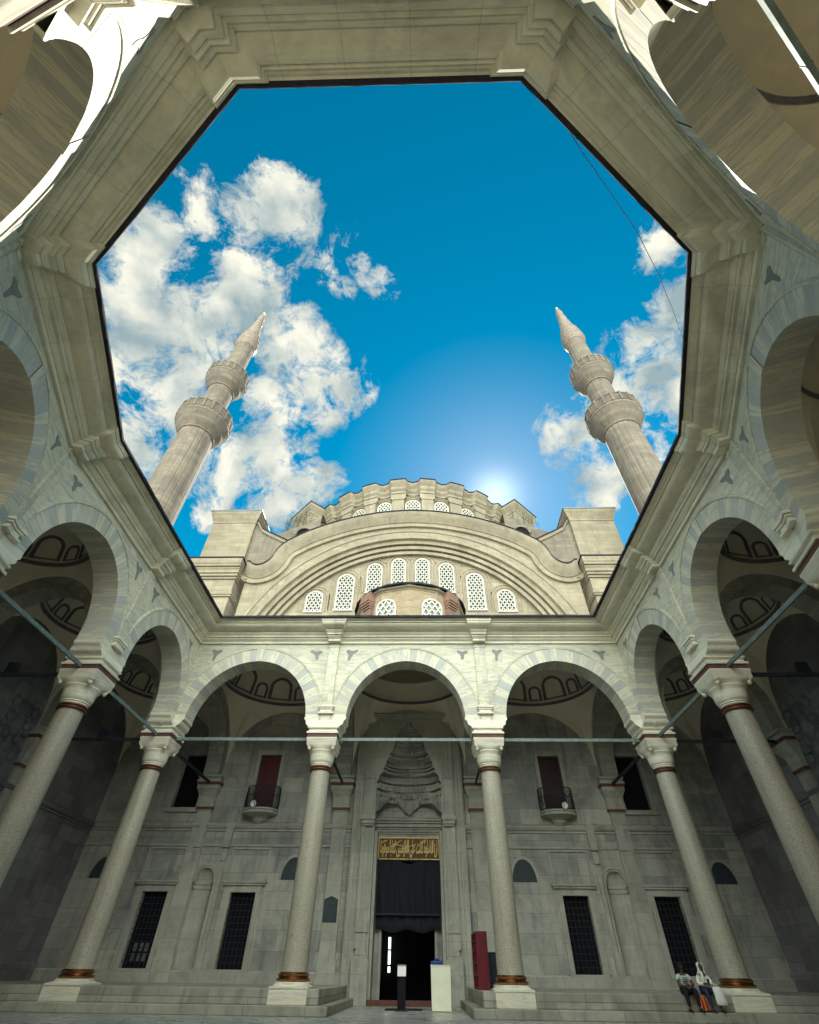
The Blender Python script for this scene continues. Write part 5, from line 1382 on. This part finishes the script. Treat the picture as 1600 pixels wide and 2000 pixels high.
# ---------------------------------------------------------------- the seated couple
def skin(name, mat, verts, edges, parent, sub=2, root=0):
    """verts: (x, y, z, rx[, ry]) joints; grown into one smooth surface"""
    me = bpy.data.meshes.new(name); me.from_pydata([v[:3] for v in verts], edges, []); me.materials.append(MATS[mat])
    o = bpy.data.objects.new(name, me); col.objects.link(o); o.parent = parent
    m1 = o.modifiers.new('skin', 'SKIN'); m1.use_smooth_shade = True
    for i, v in enumerate(verts):
        sv = me.skin_vertices[0].data[i]; sv.radius = (v[3], v[4] if len(v) > 4 else v[3]); sv.use_root = i == root
    m2 = o.modifiers.new('subsurf', 'SUBSURF'); m2.levels = sub; m2.render_levels = sub
    return o
def chain(verts, edges, start, pts):
    prev = start
    for p in pts:
        verts.append(p); edges.append((prev, len(verts)-1)); prev = len(verts)-1
    return prev
def person(label, loc, rz, P):
    t = thing('person', label, 'person', loc, rz, 'couple sitting on the podium step')
    V = [(0, .16, .12, .13)]; E_ = []
    neck = chain(V, E_, 0, [(0, .13, .30, .12), (0, .07, .44, .12), (0, .03, .53, .055), (0, .0, .58, .05)])
    hx, hy = P['head']
    chain(V, E_, neck, [(hx*.5, hy-.005, .63, .062), (hx, hy, .69, .082, .075), (hx, hy+.015, .745, .07, .065)])
    ch = 2
    for sx in (-1, 1):
        sh, el, wr = P['arm'][sx]
        w = chain(V, E_, ch, [(sx*.12, .06, .46, .07), (*sh, .055), (*el, .042), (*wr, .028)])
        # palm and five fingers, thumb from its side
        d = (Vector(wr)-Vector(el)).normalized(); side = Vector((-sx, 0, .2)); side = (side-d*side.dot(d)).normalized(); dn = d.cross(side)
        if dn.z > 0: dn = -dn
        W = Vector(wr); pk = W+d*.05
        pv = chain(V, E_, w, [(*pk, .030, .020)])
        for k, (o, ln) in enumerate(((-.027, .065), (-.009, .078), (.010, .072), (.027, .058))):
            b0 = pk+d*.03+side*o; m0 = b0+d*ln*.5+dn*.012; e0 = m0+d*ln*.25+dn*ln*.45
            chain(V, E_, pv, [(*b0, .010), (*m0, .009), (*e0, .007)])
        tb = W+d*.025-side*.035; te = tb+d*.04-side*.012+dn*.02
        chain(V, E_, w, [(*tb, .011), (*te, .009)])
        hp, kn, an, toe = P['leg'][sx]
        chain(V, E_, 0, [(*hp, .09), (*kn, .062), (*an, .042), (*toe, .034)])
    skin('body', 'skin_brown', V, E_, t, 2)
    # face
    f = MB(); c = Vector((hx, hy, .70)); fw_ = -.078
    f.lathe([(0, .03), (.010, .015), (.014, -.005), (.017, -.018), (.0, -.024)], 8, (0, 0)); f.xf(lambda x, y, z: (c.x+x, c.y+fw_+y*.9-.004, c.z-.005+z)); f.build('nose', 'skin_brown', t, smooth=60)
    for sx in (-1, 1):
        e = MB(); e.lathe([(0, -.009), (.009, -.005), (.011, 0), (.009, .005), (0, .009)], 10); e.xf(lambda x, y, z: (c.x+sx*.03+x*1.2, c.y+fw_+.008+y*.5, c.z+.016+z)); e.build('eye', 'hair_black', t, smooth=60)
        if P.get('ears'):
            e = MB(); e.lathe([(0, -.03), (.015, -.02), (.02, 0), (.018, .02), (0, .032)], 10); e.xf(lambda x, y, z: (c.x+sx*.082+x*.5, c.y+.01+y, c.z+.005+z)); e.build('ear', 'skin_brown', t, smooth=60)
    m_ = MB(); m_.box(c.x-.022, c.x+.022, c.y+fw_-.002, c.y+fw_+.01, c.z-.045, c.z-.036); m_.build('mouth', 'red_wood', t, bevel=.003)
    return t
def garment(name, mat, parent, pts, edges=None, sub=2):
    if edges is None: edges = [(i, i+1) for i in range(len(pts)-1)]
    return skin(name, mat, pts, edges, parent, sub)
ARM_M = {-1: ((-.185, .05, .45), (-.27, -.06, .23), (-.10, -.25, .20)), 1: ((.185, .05, .45), (.27, -.06, .23), (.10, -.26, .215))}
LEG_M = {-1: ((-.10, .06, .09), (-.17, -.30, .10), (-.17, -.30, -.32), (-.19, -.43, -.365)), 1: ((.10, .06, .09), (.19, -.30, .10), (.20, -.27, -.32), (.23, -.40, -.365))}
man = person('man in a pale T-shirt and dark trousers sitting on the step', (10.22, -.80, PZ), 0.0, dict(head=(0, -.03), arm=ARM_M, leg=LEG_M, ears=True))
garment('t_shirt', 'cloth_mint', man, [(0, .15, .14, .155, .135), (0, .12, .30, .15, .135), (0, .07, .43, .155, .13), (0, .045, .50, .085), (-.13, .06, .46, .085), (-.195, .04, .44, .075), (-.245, -.02, .33, .066), (.13, .06, .46, .085), (.195, .04, .44, .075), (.245, -.02, .33, .066)], [(0, 1), (1, 2), (2, 3), (2, 4), (4, 5), (5, 6), (2, 7), (7, 8), (8, 9)])
garment('trousers', 'cloth_black', man, [(0, .17, .11, .165, .14), (-.10, .06, .10, .115), (-.17, -.29, .10, .085), (-.17, -.29, -.12, .072), (-.17, -.29, -.30, .065), (.10, .06, .10, .115), (.19, -.29, .10, .085), (.20, -.27, -.12, .072), (.20, -.27, -.30, .065)], [(0, 1), (1, 2), (2, 3), (3, 4), (0, 5), (5, 6), (6, 7), (7, 8)])
b = MB(); b.lathe([(.093, -.01), (.098, .03), (.09, .065), (.06, .092), (.0, .10)], 20, rfun=lambda a, z: 1-.28*max(0, -math.sin(a))*(1 if z < .03 else .0)); b.xf(lambda x, y, z: (x, y-.018, z+.705)); b.build('hair', 'hair_black', man, smooth=60)
b = MB(); b.lathe([(.062, -.04), (.074, -.02), (.078, .0)], 16, a0=PI*1.05, a1=PI*1.95); b.xf(lambda x, y, z: (x, y-.028, z+.668)); b.build('beard', 'hair_black', man, smooth=60)
b = MB()
for z, w_ in ((.40, .07), (.355, .09), (.31, .08)): b.box(-w_, w_, -.098+(.40-z)*.42, -.088+(.40-z)*.42, z, z+.03)
b.build('shirt_print', 'painted_dark', man, bevel=.004)
for sx in (-1, 1):
    b = MB(); rows = []
    for (y, w_, h0) in ((.07, .042, .075), (.0, .05, .085), (-.10, .052, .06), (-.17, .045, .045), (-.20, .02, .03)): rows.append([(sx*.185+w_*math.cos(2*PI*k/12), -.30+y, -.405+max(0, h0*(.5+.5*math.sin(2*PI*k/12)))) for k in range(12)])
    b.loft(rows, True); b.build('shoe', 'cloth_black', man, smooth=60)
ARM_W = {-1: ((-.165, .05, .44), (-.22, -.06, .25), (-.05, -.24, .27)), 1: ((.165, .05, .44), (.22, -.06, .25), (.06, -.24, .26))}
LEG_W = {-1: ((-.09, .06, .09), (-.12, -.31, .10), (-.06, -.30, -.32), (-.06, -.43, -.365)), 1: ((.09, .06, .09), (.14, -.32, .10), (.22, -.32, -.32), (.25, -.45, -.365))}
woman = person('woman in a white headscarf and white jacket sitting beside the man, looking at a phone', (10.92, -.80, PZ), -.08, dict(head=(.0, -.05), arm=ARM_W, leg=LEG_W))
garment('jacket', 'cloth_white', woman, [(0, .15, .11, .16, .14), (0, .12, .28, .14, .125), (0, .07, .42, .145, .125), (0, .045, .50, .08), (-.12, .06, .45, .08), (-.175, .04, .43, .072), (-.225, -.06, .25, .058), (-.09, -.205, .265, .045), (.12, .06, .45, .08), (.175, .04, .43, .072), (.225, -.06, .25, .058), (.10, -.205, .255, .045)], [(0, 1), (1, 2), (2, 3), (2, 4), (4, 5), (5, 6), (6, 7), (2, 8), (8, 9), (9, 10), (10, 11)])
garment('jeans', 'cloth_jeans', woman, [(0, .17, .09, .15, .13), (-.09, .06, .09, .105), (-.12, -.30, .10, .078), (-.09, -.30, -.12, .065), (-.06, -.30, -.31, .055), (.09, .06, .09, .105), (.14, -.31, .10, .078), (.18, -.31, -.12, .065), (.22, -.32, -.31, .055)], [(0, 1), (1, 2), (2, 3), (3, 4), (0, 5), (5, 6), (6, 7), (7, 8)])
# headscarf: open round the face, falling over the shoulders
b = MB(); rows = []
for z, r_, y0, op in ((.50, .155, .035, .5), (.56, .115, .01, .45), (.61, .10, -.02, .62), (.66, .104, -.035, .75), (.71, .108, -.04, .78), (.755, .10, -.035, .70), (.79, .07, -.02, .45), (.805, .012, -.01, .2)):
    rows.append([(r_*math.sin(-PI+op+(2*PI-2*op)*k/28+PI)*-1, y0-r_*math.cos(op+(2*PI-2*op)*k/28)*1.0, z) for k in range(29)])
b.loft(rows); o = b.build('headscarf', 'cloth_white', woman, smooth=70); md = o.modifiers.new('solid', 'SOLIDIFY'); md.thickness = .014
b = MB(); rows = []
for (x, y, z, w_) in ((-.05, -.055, .60, .05), (-.045, -.085, .52, .055), (-.04, -.10, .42, .05), (-.04, -.085, .32, .045), (-.045, -.06, .26, .04)): rows.append([(x+w_*math.cos(2*PI*k/10), y+.018*math.sin(2*PI*k/10), z) for k in range(10)])
b.loft(rows, True); b.build('scarf_end', 'cloth_white', woman, smooth=60)
for sx, xx in ((-1, -.06), (1, .225)):
    b = MB(); rows = []
    for (y, w_, h0) in ((.06, .036, .07), (.0, .044, .08), (-.09, .045, .055), (-.15, .038, .04), (-.175, .015, .028)): rows.append([(xx+w_*math.cos(2*PI*k/12), -.32+y, -.405+max(0, h0*(.5+.5*math.sin(2*PI*k/12)))) for k in range(12)])
    b.loft(rows, True); b.build('shoe', 'cloth_black', woman, smooth=60)
t = thing('phone', 'black phone held in the hands of the woman in white', 'phone', (10.93, -1.115, PZ+.275), -.08)
b = MB(); b.hexa([(-.04, -.01, -.01), (.04, -.01, -.01), (.04, 0, -.01), (-.04, 0, -.01)], [(-.04, -.06, .12), (.04, -.06, .12), (.04, -.05, .12), (-.04, -.05, .12)]); b.build('case', 'cloth_black', t, bevel=.006)
b = MB(); b.hexa([(-.034, .001, 0), (.034, .001, 0), (.034, .003, 0), (-.034, .003, 0)], [(-.034, -.048, .11), (.034, -.048, .11), (.034, -.046, .11), (-.034, -.046, .11)]); b.build('screen', 'dark_glass', t)
t = thing('shopping_bag', 'white cloth bag hanging over the knee of the woman in white', 'bag', (11.13, -1.16, PZ))
b = MB(); rows = []
for (z, w_, d_, y) in ((.20, .10, .05, .02), (.17, .14, .07, .0), (.10, .155, .09, -.03), (-.02, .165, .075, -.05), (-.14, .18, .075, -.05), (-.22, .185, .07, -.045), (-.24, .16, .05, -.045)): rows.append([(w_*math.cos(2*PI*k/20)*(1+.05*math.sin(5*k))+.10*(.2-z)*.6, y+d_*math.sin(2*PI*k/20), z) for k in range(20)])
b.loft(rows, True); b.f.append(tuple(reversed(range(120, 140)))); b.m.append(0); b.t.append(0); b.build('pouch', 'cloth_white', t, smooth=60)
for dx in (-.05, .05):
    b = MB(); b.tube([(dx, -.03, .19), (dx*.8-.03, -.02, .26), (dx*.4-.08, .0, .27)], .01, 6); b.build('handle', 'cloth_white', t)
t = thing('backpack', 'orange and black backpack standing on the step between the seated couple', 'backpack', (10.57, -1.02, SZ))
b = MB(); rows = []
for (z, w_, d_) in ((.0, .14, .09), (.02, .17, .12), (.15, .175, .125), (.28, .16, .115), (.35, .13, .09), (.385, .07, .05), (.39, .01, .01)): rows.append([(w_*math.copysign(abs(math.cos(2*PI*k/24))**.6, math.cos(2*PI*k/24)), d_*math.copysign(abs(math.sin(2*PI*k/24))**.6, math.sin(2*PI*k/24)), z) for k in range(24)])
b.loft(rows, True); b.build('pack', 'cloth_orange', t, smooth=50)
for x in (-.075, .06):
    b = MB(); b.tube([(x, -.115, .03), (x, -.135, .15), (x*.95, -.13, .28), (x*.8, -.09, .36)], .022, 6); b.build('strap', 'cloth_black', t)
b = MB(); b.box(-.17, .17, -.125, .12, .0, .05); b.build('base_panel', 'cloth_black', t, bevel=.02)
b = MB(); b.tube([(-.05, -.02, .37), (-.03, -.02, .43), (.03, -.02, .43), (.05, -.02, .37)], .012, 6); b.build('handle', 'cloth_black', t)
